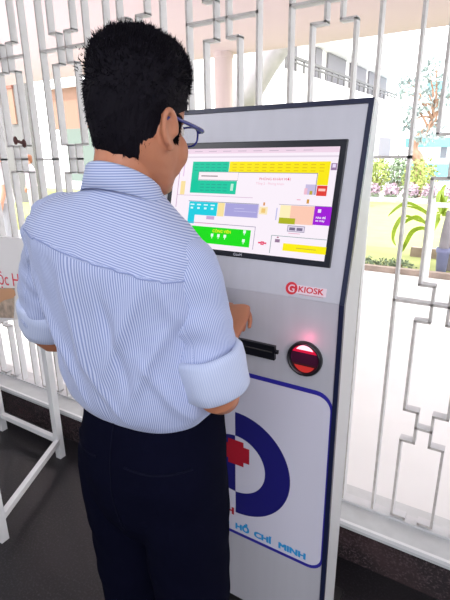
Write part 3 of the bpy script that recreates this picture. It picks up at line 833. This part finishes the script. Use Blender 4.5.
def cuff(p0, p1, r0, r1, seed):
    t = (p1-p0).normalized(); a = (V3(0,-1,0) - t*V3(0,-1,0).dot(t)).normalized(); b = t.cross(a); n = 96; rings = []; cl = []
    prof = [(.06,-.012),(.0,-.007),(.02,-.002),(.12,.003),(.35,.005),(.7,.0055),(.95,.005),(1.0,.002),(.99,-.003),(.7,-.005)]
    for s, off in prof:
        c = p0.lerp(p1, s); r = r0+(r1-r0)*s+off; rg = []
        for i in range(n):
            th = 2*math.pi*i/n; d = a*math.cos(th)+b*math.sin(th); q = c+d*r
            rg.append(q+d*(noise.noise(V3(q.x*14+seed, q.y*14, q.z*14))*.006+noise.noise(V3(q.x*26+seed, q.y*26, q.z*60))*.0035)); cl.append((th*.065+s*.0, s*.05, 0))
        rings.append(rg)
    m = MB().loft(rings, caps=False); o = m.build('cuff', M['shirt_cuff'], shirt, sm=True); at = o.data.attributes.new('cloth', 'FLOAT_VECTOR', 'POINT')
    for i, v in enumerate(cl): at.data[i].vector = v
    return o
sR = SR; eR = ER
sleeve([sR+V3(-.085,-.004,.012), sR+V3(-.028,0,.010), sR+V3(.002,0,-.035), sR.lerp(eR,.45)+V3(.003,-.002,0), sR.lerp(eR,.75)+V3(.002,-.004,0), sR.lerp(eR,.82)+V3(-.002,-.004,0)], [.034,.052,.055,.051,.051,.052], 3.1, 0.6, 1)
cuff(sR.lerp(eR,.60)+V3(.001,-.010,0), sR.lerp(eR,.95)+V3(-.003,.002,0), .060, .054, 1.2)
sL = SL; eL = EL
sleeve([sL+V3(.085,-.004,.012), sL+V3(.026,0,.010), sL+V3(-.008,0,-.030), sL.lerp(eL,.45)+V3(0,-.002,0), sL.lerp(eL,.75)+V3(0,-.004,0), sL.lerp(eL,.82)+V3(0,-.002,0)], [.034,.054,.058,.058,.058,.056], 7.7, -.6, -1)
cuff(sL.lerp(eL,.66)+V3(0,-.006,0), sL.lerp(eL,.94)+V3(.0,.004,0), .060, .054, 4.2)


# ------------------------------------------------------------------ beyond the grille
M['patio'] = mat('patio_concrete', (225, 225, 226), .8, var=.03, vscale=1.5)
M['lawn'] = mat('lawn_grass', (142, 148, 92), .95, var=.12, vscale=3, bump=.6, bscale=40)
M['curb'] = mat('curb_white', (170, 170, 172), .8)
M['canopy'] = mat('canopy_plaster', (190, 171, 177), .9, var=.02, vscale=1)
M['leaf'] = mat('leaf_lime', (142, 168, 40), .5, var=.2, vscale=10)
M['leaf_dark'] = mat('leaf_green', (96, 128, 60), .6, var=.2, vscale=10)
M['shrub'] = mat('shrub_yellow_green', (142, 156, 84), .8, var=.35, vscale=3)
M['shrub2'] = mat('shrub_grey_green', (120, 138, 110), .8, var=.3, vscale=3)
M['flower'] = mat('flowers_mauve', (176, 152, 168), .8, var=.25, vscale=4)
M['tree_leaf'] = mat('tree_leaf_grey', (138, 152, 152), .8, var=.3, vscale=2)
M['bark'] = mat('bark_brown', (150, 118, 100), .9, var=.2, vscale=4)
M['bark_pale'] = mat('bark_pale', (138, 134, 140), .9, var=.15, vscale=3)
M['bld'] = mat('building_white', (226, 224, 224), .9, var=.02, vscale=.3)
M['bld_grey'] = mat('building_grey_shade', (122, 120, 126), .9)
M['bld_grey2'] = mat('pale_grey_wall', (102, 101, 103), .9, var=.03, vscale=.5)
M['turq'] = mat('turquoise_panel', (96, 172, 184), .6)
M['peach'] = mat('peach_wall', (136, 106, 92), .9)
M['mint'] = mat('mint_wall', (100, 112, 106), .9)
M['roof'] = mat('roof_brown', (130, 84, 74), .9)
M['soil'] = mat('soil_brown', (158, 142, 132), .95, var=.2, vscale=6)
M['pot'] = mat('pot_blue_grey', (120, 124, 160), .6)
M['block'] = mat('grey_block', (150, 142, 144), .9)
M['cream'] = mat('cream_column', (186, 170, 168), .9)
struct(MB().box((-60,1.62,-.2), (40,6.05,0)).box((-60,15.3,-.2),(40,80,0)), 'ground', M['patio'])
tag(MB().box((-60,6.05,-.2), (40,15.2,.0)).build('lawn', M['lawn']), 'sunlit yellow green lawn beyond the patio', 'lawn')
tag(MB().box((-4.5,15.0,0), (40,15.3,.12)).build('curb', M['curb']), 'pale curb along the far edge of the lawn', 'curb')
# porch roof
rf = tag(MB().box((-14,1.62,2.77), (10,6.0,2.95)).build('porch_roof', M['canopy']), 'pinkish porch roof slab overhead beyond the grille', 'roof')
cl_ = atY(224, 100, 5.8)
MB_c = MB().loft([[V3(cl_.x+.125*math.cos(2*math.pi*i/20)*w, 5.8+.125*math.sin(2*math.pi*i/20)*w, z) for i in range(20)] for z, w in ((0,1.25),(.12,1.25),(.13,1),(2.70,1),(2.71,1.06),(2.77,1.06))])
tag(MB_c.build('porch_column', M['cream'], origin=(cl_.x,5.8,0)), 'cream round column holding the porch roof, right of the man\'s head', 'column')
# leafy clumps
def leaf_cloud(mb, c, r, n, s, seed, mi=0, droop=0):
    rnd = random.Random(seed)
    for k in range(n):
        d = V3(rnd.gauss(0,1), rnd.gauss(0,1), rnd.gauss(0,1)).normalized()
        q = .55+.45*rnd.random(); q *= 1+.25*noise.noise(d*2.2+V3(seed,0,0))
        p = Vector(c) + V3(d.x*r[0], d.y*r[1], d.z*r[2])*q
        if p.z < .02: p.z = .02+rnd.random()*.1
        a = V3(rnd.gauss(0,1), rnd.gauss(0,1), rnd.gauss(0,1)).normalized(); b = a.cross(d).normalized(); L = s*rnd.uniform(.6,1.3)
        mb.add([p-a*L*.5, p+b*L*.22, p+a*L*.5, p-b*L*.22], [(0,1,2,3)], mi)
def shrub(px, Y, w, h, m, seed, name, label, cat='shrub', group=None, leaf=.09, n=900):
    p = V3(atY(px, 170, Y).x, Y, 0)
    t = empty(name, p, label, cat, group)
    mb = MB(); leaf_cloud(mb, p+V3(0,0,h*.52), (w/2,w/2,h*.5), n, leaf*1.6, seed); mb.build('foliage', m, t)
    st = MB()
    for k in range(3): st.tube([p+V3((k-1)*.05,0,0), p+V3((k-1)*w*.12,0,h*.3), p+V3((k-1)*w*.25,0,h*.7)], [.03,.025,.01], 6)
    st.build('stem', M['bark'], t); return t
shrub(378, 17, .92, 1.35, M['shrub'], 1, 'garden_shrub', 'yellow green round shrub right beside the kiosk top, behind the lawn')
shrub(399, 18.6, .95, 1.35, M['shrub2'], 2, 'garden_shrub', 'dull grey green shrub between two yellow green ones behind the lawn')
shrub(421, 17, 1.2, 1.25, M['shrub'], 3, 'garden_shrub', 'wide yellow green shrub below the turquoise roof band')
for k, (px, w, lb) in enumerate(((372,.9,'mauve flower clump at the left end of the bed, nearest the kiosk'),(391,.9,'second mauve flower clump from the kiosk in the bed behind the lawn'),(410,.9,'third mauve flower clump from the kiosk, left of the fret bar'),(429,.9,'fourth mauve flower clump from the kiosk, behind the fret bars'),(452,.9,'mauve flower clump at the right end of the bed'))):
    p = V3(atY(px, 195, 15.8).x, 15.8, 0); t = empty('flower_clump', p, lb, 'flowers', 'mauve flower bed along the lawn')
    mb = MB(); leaf_cloud(mb, p+V3(0,0,.28), (w*.285,.3,.28), 420, .10, 30+k); mb.build('blossom', M['flower'], t)
    mb = MB(); leaf_cloud(mb, p+V3(0,0,.13), (w*.26,.28,.16), 200, .12, 50+k); mb.build('leaves', M['shrub2'], t)
# low plants at the near edge of the lawn
for k, (px, lb) in enumerate(((368,'small pale green ground plant at the lawn edge, nearest the kiosk'),(386,'second small ground plant along the near lawn edge'),(402,'third small ground plant along the near lawn edge'))):
    p = V3(atY(px, 262, 6.25).x, 6.25, 0); t = empty('ground_plant', p, lb, 'plant', 'ground plants on the near lawn edge')
    mb = MB(); leaf_cloud(mb, p+V3(0,0,.06), (.17,.14,.09), 160, .05, 70+k); mb.build('leaves', M['shrub2'], t)
    MB().tube([p, p+V3(0,0,.08)], [.01,.006], 6).build('stem', M['bark'], t)
tag(MB().box((-2.2,6.03,0), (2.5,6.13,.07)).build('border_stone', M['soil'], bevel=.01), 'low brown border edging the near side of the lawn', 'border')
# dracaena in a pot by the white rail
pb = atZ(441, 268); pp = V3(pb.x+.03, 6.35, 0)
dr = empty('potted_dracaena', pp, 'potted plant with long lime green arching leaves beyond the grille at right', 'plant')
lathe = lambda prof, c, n=28: [[V3(c.x+r*math.cos(2*math.pi*i/n), c.y+r*math.sin(2*math.pi*i/n), z) for i in range(n)] for r, z in prof]
MB().loft(lathe([(.055,0),(.06,.02),(.075,.26),(.088,.27),(.088,.33),(.078,.33),(.07,.28)], pp)).build('pot', M['pot'], dr, sm=True)
top = atY(439, 210, 6.35)
MB().tube([pp+V3(0,0,.25), pp+V3(0,0,.5), V3(pp.x,pp.y,top.z)], [.065,.055,.022], 14).build('trunk', M['bark_pale'], dr, sm=True)
def leaf(pts, w, Ys):
    P = [atY(x, y, Y) for (x, y), Y in zip(pts, Ys)]; P, _ = spline(P, [0]*len(P), 5); mb = MB(); n = len(P); L = []; Rr = []
    for k, p in enumerate(P):
        t = (P[min(k+1,n-1)]-P[max(k-1,0)]).normalized(); s = t.cross(V3(.2,1,.35)).normalized(); s = (s+V3(0,.5,0)).normalized()
        ww = w*math.sin(math.pi*min(1,(k+1.0)/(n+.2)))**.6*(1 if k < n-1 else .1)
        L.append(p-s*ww); Rr.append(p+s*ww)
    vs = []
    for l, p, r in zip(L, P, Rr): vs += [l, p+V3(0,0,-.006), r]
    mb.add(vs, [(3*k+a, 3*k+a+1, 3*k+a+4, 3*k+a+3) for k in range(n-1) for a in (0,1)])
    mb.build('leaf', M['leaf'], dr)
Y0 = 6.35
for pts, w in (([(440,212),(430,214),(420,208),(408,203),(398,207),(388,216)],.030), ([(440,214),(431,217),(425,212),(416,208),(406,206)],.032),
               ([(440,214),(433,221),(427,213),(418,209)],.03), ([(440,216),(428,224),(418,217),(408,220),(404,224)],.034), ([(440,218),(430,229),(421,228),(412,232),(405,245),(402,252)],.036),
               ([(440,218),(424,222),(405,216),(396,226),(393,238),(396,246)],.028), ([(440,218),(434,228),(428,236),(424,240)],.026),
               ([(441,212),(444,202),(447,196)],.045), ([(441,212),(438,200),(440,190)],.045), ([(442,214),(447,206),(452,204),(458,210)],.04), ([(442,215),(449,214),(456,222),(460,232)],.035), ([(441,214),(443,206),(442,192),(446,184)],.04)):
    n = len(pts); leaf(pts, w, [Y0-.35*k/(n-1)*(1 if w < .033 else -.6) for k in range(n)])
# white rail
pr = atZ(424, 283); rail = empty('white_railing', (pr.x, pr.y, 0), 'white metal railing post with top rail, in front of the potted plant', 'railing')
tp = atY(432, 207, pr.y).z
MB().box((pr.x-.035,pr.y-.03,0), (pr.x+.035,pr.y+.03,tp)).build('post', M['sill_edge'], rail)
MB().box((pr.x+1.45,pr.y-.03,0), (pr.x+1.52,pr.y+.03,tp)).build('post', M['sill_edge'], rail)
MB().box((pr.x-.04,pr.y-.035,tp), (pr.x+1.55,pr.y+.035,tp+.05)).build('top_rail', M['sill_edge'], rail)
gb = V3(atY(450,260,6.6).x, 6.6, 0)
tag(MB().box((gb.x-.06,6.5,0), (gb.x+.5,6.9,.45)).build('planter_block', M['block'], bevel=.02, origin=gb), 'grey concrete planter block behind the railing at the right edge', 'block')
tag(MB().box((gb.x-.6,7.2,0), (gb.x+.9,7.3,.14)).build('brick_kerb', M['soil'], bevel=.02), 'low reddish brick kerb behind the potted plant', 'kerb')
# buildings. right: white block with balconies seen in perspective
u = ray(545, 140); u = V3(u.x, u.y, 0).normalized(); A = atY(286, 100, 13); A.z = 0; nrm = V3(u.y, -u.x, 0)
def onF(x, y):                      # point of the facade plane seen at a photo position
    d = ray(x, y); O = V3(0,0,H); t = (A-O).dot(nrm)/d.dot(nrm); return O+d*t
def F(s, z, o=0): return A + u*s + nrm*o + V3(0,0,z)
def cs(x, y): p = onF(x, y); return (p-A).dot(u), p.z
bw = empty('balcony_building', A, 'large white building with a grey recessed balcony storey and white railing', 'building')
def fbox(mb, s0, s1, z0, z1, o0, o1):
    q = [F(s0,z0,o0),F(s1,z0,o0),F(s1,z0,o1),F(s0,z0,o1),F(s0,z1,o0),F(s1,z1,o0),F(s1,z1,o1),F(s0,z1,o1)]
    return mb.add(q, [(0,3,2,1),(4,5,6,7),(0,1,5,4),(1,2,6,5),(2,3,7,6),(3,0,4,7)])
s1, _ = cs(397, 100)
sgn = 1 if nrm.dot(V3(0,0,0)-A) > 0 else -1
z_b = cs(396,103)[1]; z_t = cs(397,78)[1]; zb2 = cs(318,76)[1]
fbox(MB(), 0, s1, .0, z_b, 0, -6*sgn).build('lower_walls', M['bld'], bw)
fbox(MB(), 0, s1, z_b, z_t, -.5*sgn, -6*sgn).build('recessed_wall', M['bld'], bw)
fbox(MB(), -.2, s1+.1, z_t, z_t+1.6, .15*sgn, -6*sgn).build('parapet', M['bld'], bw)
for xa, xb in ((300,309),(327,333),(339,356),(361,376),(379,396)):
    sa, sb_ = cs(xa,80)[0], cs(xb,80)[0]
    fbox(MB(), sa, sb_, z_b+.02, z_t-.02, -.42*sgn, -.52*sgn).build('window', M['bld_grey'], bw)
rl = MB(); zr = z_b+(z_t-z_b)*.32
fbox(rl, 0, s1, zr-.04, zr+.04, .02*sgn, -.04*sgn); fbox(rl, 0, s1, z_b+.2, z_b+.25, .02*sgn, -.03*sgn)
for k in range(22): fbox(rl, s1*k/21-.03, s1*k/21+.03, z_b, zr, .02*sgn, -.02*sgn)
rl.build('balcony_railing', M['bld_grey2'], bw)
sa, zz0 = cs(378,156); sb_, zz1 = cs(391,138); fbox(MB(), sa, sb_, zz0, zz1, .02*sgn, -.1*sgn).build('window', M['bld_grey'], bw)
# turquoise-banded building
Yt = 27; tb = empty('turquoise_building', (atY(440,160,Yt).x, Yt, 0), 'white building with turquoise roof bands behind the tree at right', 'building')
x0 = atY(412,150,Yt).x; x1 = x0+16
def zY(y, x=432): return atY(x, y, Yt).z
MB().box((x0,Yt,0), (x1,Yt+6,zY(140))).build('walls', M['bld'], tb)
MB().box((x0-.3,Yt-.4,zY(147)), (x1,Yt+6,zY(138))).build('roof_band', M['turq'], tb)
MB().box((x0-.3,Yt-.5,zY(176)), (x1,Yt,zY(164))).build('awning', M['turq'], tb)
for xa, xb in ((441,447),): MB().box((atY(xa,150,Yt).x,Yt-.06,zY(158)), (atY(xb,150,Yt).x,Yt,zY(146))).build('window', M['bld_grey'], tb)
# upper turquoise block
Yq = 34.5; q0 = atY(428,82,Yq); q1 = atY(444,92,Yq)
tq = empty('distant_tower', (q0.x, Yq, 0), 'distant pale tower with a turquoise sign band behind the tree', 'building')
MB().box((q0.x-.5,Yq,0), (q0.x+9,Yq+5,q0.z+.4)).build('walls', M['bld'], tq); MB().box((q0.x,Yq-.1,q1.z), (q1.x,Yq,q0.z)).build('sign_band', M['turq'], tq)
# garden tree at right
def tree(name, label, trunk, rads, clouds, lm, bm, seed, ls, cat='tree'):
    b = trunk[0]; t = empty(name, (b.x,b.y,0), label, cat)
    MB().tube(trunk, rads, 12).build('trunk', bm, t, sm=True)
    mb = MB(); rnd = random.Random(seed)
    for c in clouds[:]:
        P, r = c[0], c[1]; base = trunk[-2].lerp(trunk[-1], rnd.random()); mb.tube([base, base.lerp(P,.5)+V3(0,0,.2), P], [rads[-1]*.8, rads[-1]*.5, rads[-1]*.2], 6)
    mb.build('branch', bm, t)
    mb = MB()
    for k, c in enumerate(clouds): leaf_cloud(mb, c[0], (c[1],c[1],c[1]*.7), c[2], ls, seed*10+k)
    mb.build('foliage', lm, t)
YT = 19
tree('garden_tree', 'airy tree with grey green leaves and a crooked brown trunk, right of the kiosk', [V3(atY(420,180,YT).x,YT,0), atY(419,162,YT), atY(413,150,YT), atY(418,138,YT), atY(428,128,YT), atY(436,118,YT)], [.22,.20,.17,.14,.11,.07],
     [(atY(408,82,YT),.45,60),(atY(404,92,YT-.5),.4,50),(atY(430,74,YT),.5,50),(atY(436,60,YT),.4,30),(atY(427,92,YT+.5),.5,60),(atY(444,100,YT),.6,70),(atY(412,112,YT),.4,40),(atY(447,78,YT),.5,50),(atY(424,104,YT-.4),.4,50),(atY(426,136,YT-.5),.45,90),(atY(406,126,YT),.35,40),(atY(437,128,YT),.5,70),(atY(460,90,YT),.9,100)], M['tree_leaf'], M['bark'], 5, .24)
# leaning pale trunk beside the porch column
YL = 11
lt = [V3(atY(228,150,YL).x,YL,0.01), V3(atY(228,150,YL).x,YL,.6), atY(234,112,YL), atY(248,88,YL), atY(262,66,YL), atY(278,44,YL), atY(300,16,YL)]
tree('leaning_tree', 'thick pale grey leaning tree trunk between column and white building', lt, [.45,.45,.42,.40,.36,.32,.22], [(atY(300,20,YL+1),.8,160),(atY(330,-20,YL+1),1.2,220),(atY(290,-30,YL+.5),1.3,220)], M['tree_leaf'], M['bark_pale'], 9, .2)
# left: grey annex, peach house
Yg = 10
xa, xb = atY(0,150,Yg).x-9, atY(33,150,Yg).x
an = empty('grey_annex', (xb-2, Yg, 0), 'pale grey annex wall at the far left beyond the grille', 'building')
MB().box((xa,Yg,0), (xb,Yg+.35,6)).build('walls', M['bld_grey2'], an)
w0, w1 = atY(8,88,Yg), atY(18,124,Yg)
fr = MB().box((w0.x,Yg-.05,w1.z), (w1.x,Yg,w0.z)).build('window', M['peach'], an)
MB().box((w0.x-.1,Yg-.08,w0.z-.03), (w1.x+.02,Yg,w0.z+.09)).build('lintel', M['roof'], an)
Yh = 20
h0, h1 = atY(48,90,Yh), atY(86,128,Yh); zg = atY(62,148,Yh).z
ph = empty('peach_house', ((h0.x+h1.x)/2, Yh, 0), 'peach house with a mint green lower storey, left of the man\'s head', 'building')
MB().box((h0.x,Yh,h1.z), (h1.x+5,Yh+6,h0.z)).build('upper_walls', M['peach'], ph)
MB().box((h0.x+1.1,Yh,0), (h1.x+5,Yh+6,h1.z)).build('lower_walls', M['mint'], ph)
MB().box((h0.x-.5,Yh-.4,h0.z), (h1.x+5.4,Yh+6.4,h0.z+.15)).build('roof_edge', M['bld'], ph)
# people walking outside
def walker(px, Y, hgt, label, shirtc, pantc, hairc, seed, face):
    p = V3(atY(px, 150, Y).x, Y, 0.012); s = hgt/1.7; t = empty('person', p, label, 'person')
    c, s_ = math.cos(face), math.sin(face)
    def w(x, y, z): return p + V3(x*c-y*s_, x*s_+y*c, z)*s
    b = MB()
    b.loft([[w((a*math.cos(2*math.pi*i/20)), oy+(d*math.sin(2*math.pi*i/20)), z) for i in range(20)] for z, a, d, oy in ((1.47,.03,.04,.03),(1.49,.05,.065,.01),(1.53,.062,.085,0),(1.58,.070,.09,0),(1.63,.072,.09,-.005),(1.67,.06,.075,-.01),(1.695,.03,.04,-.01))])
    b.ell(w(0,.095,1.565), (.012*s,)*3, 8, 6)
    b.tube([w(0,-.01,1.36), w(0,0,1.45), w(0,.01,1.53)], [.06*s,.05*s,.048*s], 12)
    for q in (-1, 1):
        b.tube([w(q*.17,0,1.36), w(q*.21,-.01,1.1), w(q*.22,.06,.86)], [.045*s,.038*s,.026*s], 12)
        b.tube([w(q*.22,.05,.88), w(q*.222,.08,.80), w(q*.222,.09,.74)], [.026*s,.034*s,.014*s], 10)
        for j in range(4): b.tube([w(q*.222,.065+j*.018,.79), w(q*.222,.07+j*.018,.73), w(q*.215,.075+j*.018,.68+.01*abs(j-1.5))], [.009*s,.0085*s,.007*s], 6)
        b.tube([w(q*.215,.10,.83), w(q*.21,.13,.78)], [.011*s,.008*s], 6)
        b.tube([w(q*.09,0,.95), w(q*.10,.02,.5), w(q*.10,-.01,.08)], [.08*s,.055*s,.038*s], 12)
        b.tube([w(q*.10,-.03,.05), w(q*.10,.10,.035), w(q*.10,.17,.03)], [.04*s,.04*s,.025*s], 10)
    b.tube([w(0,0,.92), w(0,0,1.12), w(0,0,1.34)], [.13*s,.11*s,.13*s], 16)
    o = b.build('body', M['skin_pale'], t); remesh(o, .012, 3)
    k = MB(); k.loft([[w(a*math.cos(2*math.pi*i/24), d*math.sin(2*math.pi*i/24), z) for i in range(24)] for z, a, d in ((.86,.19,.15),(1.0,.165,.135),(1.15,.16,.125),(1.3,.19,.125),(1.38,.17,.10),(1.43,.09,.08),(1.46,.065,.065))])
    for q in (-1, 1): k.tube([w(q*.13,0,1.37), w(q*.19,-.005,1.28), w(q*.205,-.01,1.14)], [.065*s,.066*s,.06*s], 14)
    so = k.build('shirt', shirtc, t); remesh(so, .014, 4)
    k = MB(); k.loft([[w(a*math.cos(2*math.pi*i/24), d*math.sin(2*math.pi*i/24), z) for i in range(24)] for z, a, d in ((.80,.17,.13),(.9,.175,.14),(1.0,.15,.12))])
    for q in (-1, 1): k.tube([w(q*.085,0,.9), w(q*.10,.02,.5), w(q*.10,-.01,.08)], [.095*s,.078*s,.065*s], 14)
    so = k.build('trousers', pantc, t); remesh(so, .014, 3)
    k = MB(); k.loft([[w(a*math.cos(2*math.pi*i/20), oy+(d*math.sin(2*math.pi*i/20)), z) for i in range(20)] for z, a, d, oy in ((1.50,.055,.05,-.045),(1.56,.080,.075,-.03),(1.62,.084,.095,-.012),(1.67,.078,.098,-.008),(1.71,.055,.07,-.01),(1.722,.02,.03,-.01))])
    k.build('hair', hairc, t, sm=True)
    return t
M['skin_pale'] = mat('skin_sunlit', (190, 140, 116), .6)
M['hair_brown'] = mat('hair_brown', (120, 72, 48), .7)
M['shirt_white'] = mat('white_cotton', (190, 188, 190), .9); M['shirt_pink'] = mat('pink_cotton', (206, 186, 206), .9); M['pant_grey'] = mat('grey_cloth', (150, 152, 156), .9)
walker(-3, 4.2, 1.64, 'person in a white shirt standing outside at the far left, one arm hanging', M['shirt_white'], M['pant_grey'], M['hair_brown'], 1, 2.6)
walker(27, 7.5, 1.50, 'person in a pale pink top farther outside, behind the grille left of the man', M['shirt_pink'], M['shirt_white'], M['hair_brown'], 2, 2.9)

# ------------------------------------------------------------------ white stand with poster
LGp = {'br': V3(-1.808,1.29,0), 'bl': V3(-2.30,1.29,0), 'fr': V3(-1.572,.80,0), 'fl': V3(-2.06,.80,0)}
st = empty('metal_stand', (-1.93, 1.04, 0), 'white painted steel stand with thin legs and low rails on the dark floor at left', 'stand')
TZ = 1.14
for k, p in LGp.items(): MB().box((p.x-.017,p.y-.017,0), (p.x+.017,p.y+.017,TZ-.02)).build('leg', M['white_paint'], st, bevel=.002)
for a, b in (('br','fr'), ('br','bl'), ('bl','fl')):
    MB().bar(LGp[a]+V3(0,0,.10), LGp[b]+V3(0,0,.10), .026, .028).build('rail', M['white_paint'], st, bevel=.002)
for a, b in (('br','bl'), ('bl','fl'), ('fl','fr')):
    MB().bar(LGp[a]+V3(0,0,TZ-.02), LGp[b]+V3(0,0,TZ-.02), .026, .028).build('rail', M['white_paint'], st, bevel=.002)
# poster board leaning on the stand
tl, tr_ = atY(-75,231,1.25), atY(24,238.5,1.25); bl, br_ = atY(-62,331,1.235), atY(24,318.5,1.235)
ps = empty('poster_board', ((bl.x+br_.x)/2, 1.24, br_.z), 'pale poster board with red lettering and a hand picture, hung on the white stand', 'poster')
pn = (tr_-br_).cross(bl-br_).normalized()
if pn.y > 0: pn = -pn
bd = [bl, br_, tr_, tl]
MB().add(bd+[p-pn*.012 for p in bd], [(0,1,2,3),(7,6,5,4),(0,4,5,1),(1,5,6,2),(2,6,7,3),(3,7,4,0)]).build('board', mat('poster_white', (240,236,236), .4), ps)
def onP(x, y, o=.001):
    d = ray(x, y); O = V3(0,0,H); t = (br_-O).dot(pn)/d.dot(pn); return O+d*t+pn*o
def pquad(pts, name, m, o=.0012): return MB().add([onP(x, y, o) for x, y in pts], [tuple(range(len(pts)))]).build(name, m, ps)
pquad([(-60,286),(15,288),(14,318),(-60,316)], 'picture', mat('poster_picture', (190,168,150), .5, var=.35, vscale=30), .0012)
pquad([(-30,290),(-8,289),(4,289),(11,288),(15,290),(16,295),(13,298),(5,300),(0,303),(-30,300)], 'picture_hand', mat('poster_hand', (214,160,120), .5), .0018)
px_ = (onP(20,270)-onP(0,268)).normalized(); py_ = px_.cross(-pn).normalized()
if py_.z < 0: py_ = -py_
M['poster_red'] = mat('poster_red', (226,70,90), .5)
o0 = onP(-1, 284, .0018)
text_obj('ộc H', .088, M['poster_red'], lambda a, b, c: o0+px_*a+py_*b, 'poster_letters', ps, sx=.95)

W = bpy.data.worlds.new('sky'); bpy.context.scene.world = W; W.use_nodes = True
bg = W.node_tree.nodes['Background']; bg.inputs[0].default_value = (1,1,1,1); bg.inputs[1].default_value = 5.0
def area(name, loc, tgt, size, power, col=(1,1,1), sy_=None):
    l = bpy.data.lights.new(name, 'AREA'); l.size = size; l.energy = power; l.color = col
    if sy_: l.shape = 'RECTANGLE'; l.size_y = sy_
    o = bpy.data.objects.new(name, l); C.objects.link(o); o.location = loc
    o.rotation_euler = (Vector(tgt)-Vector(loc)).to_track_quat('-Z', 'Y').to_euler(); return o
area('interior_fill', (.2,-1.2,2.8), (-.5,.6,1.0), 1.6, 66, (.93,.95,1))  # unseen fill at ceiling height, added to light the interior from behind the camera
area('low_fill', (1.9,-1.7,1.3), (-.5,.9,.6), 1.8, 44, (.96,.96,1))  # unseen fill added at mid height to brighten the lower kiosk
area('interior_fill', (-2.2,-.4,2.8), (-1.2,1.2,.6), 1.2, 22, (.97,.97,1))  # second unseen fill, added for the left side of the interior
sun = bpy.data.lights.new('sun', 'SUN'); sun.energy = 6; sun.angle = .02; sun.color = (1,.97,.92)
so_ = bpy.data.objects.new('sun', sun); C.objects.link(so_); so_.rotation_euler = V3(.25,.5,-.85).to_track_quat('-Z','Y').to_euler()
pl = bpy.data.lights.new('scanner_glow', 'POINT'); pl.energy = .05; pl.color = (1,.12,.25); pl.shadow_soft_size = .01
po = bpy.data.objects.new('scanner_glow', pl); C.objects.link(po); po.location = (SX, KY-.035, SZ+.045)
sc = bpy.context.scene
sc.view_settings.view_transform = 'Standard'; sc.view_settings.look = 'None'; sc.view_settings.exposure = 0; sc.view_settings.gamma = 1
sc.cycles.use_denoising = True; sc.cycles.max_bounces = 8
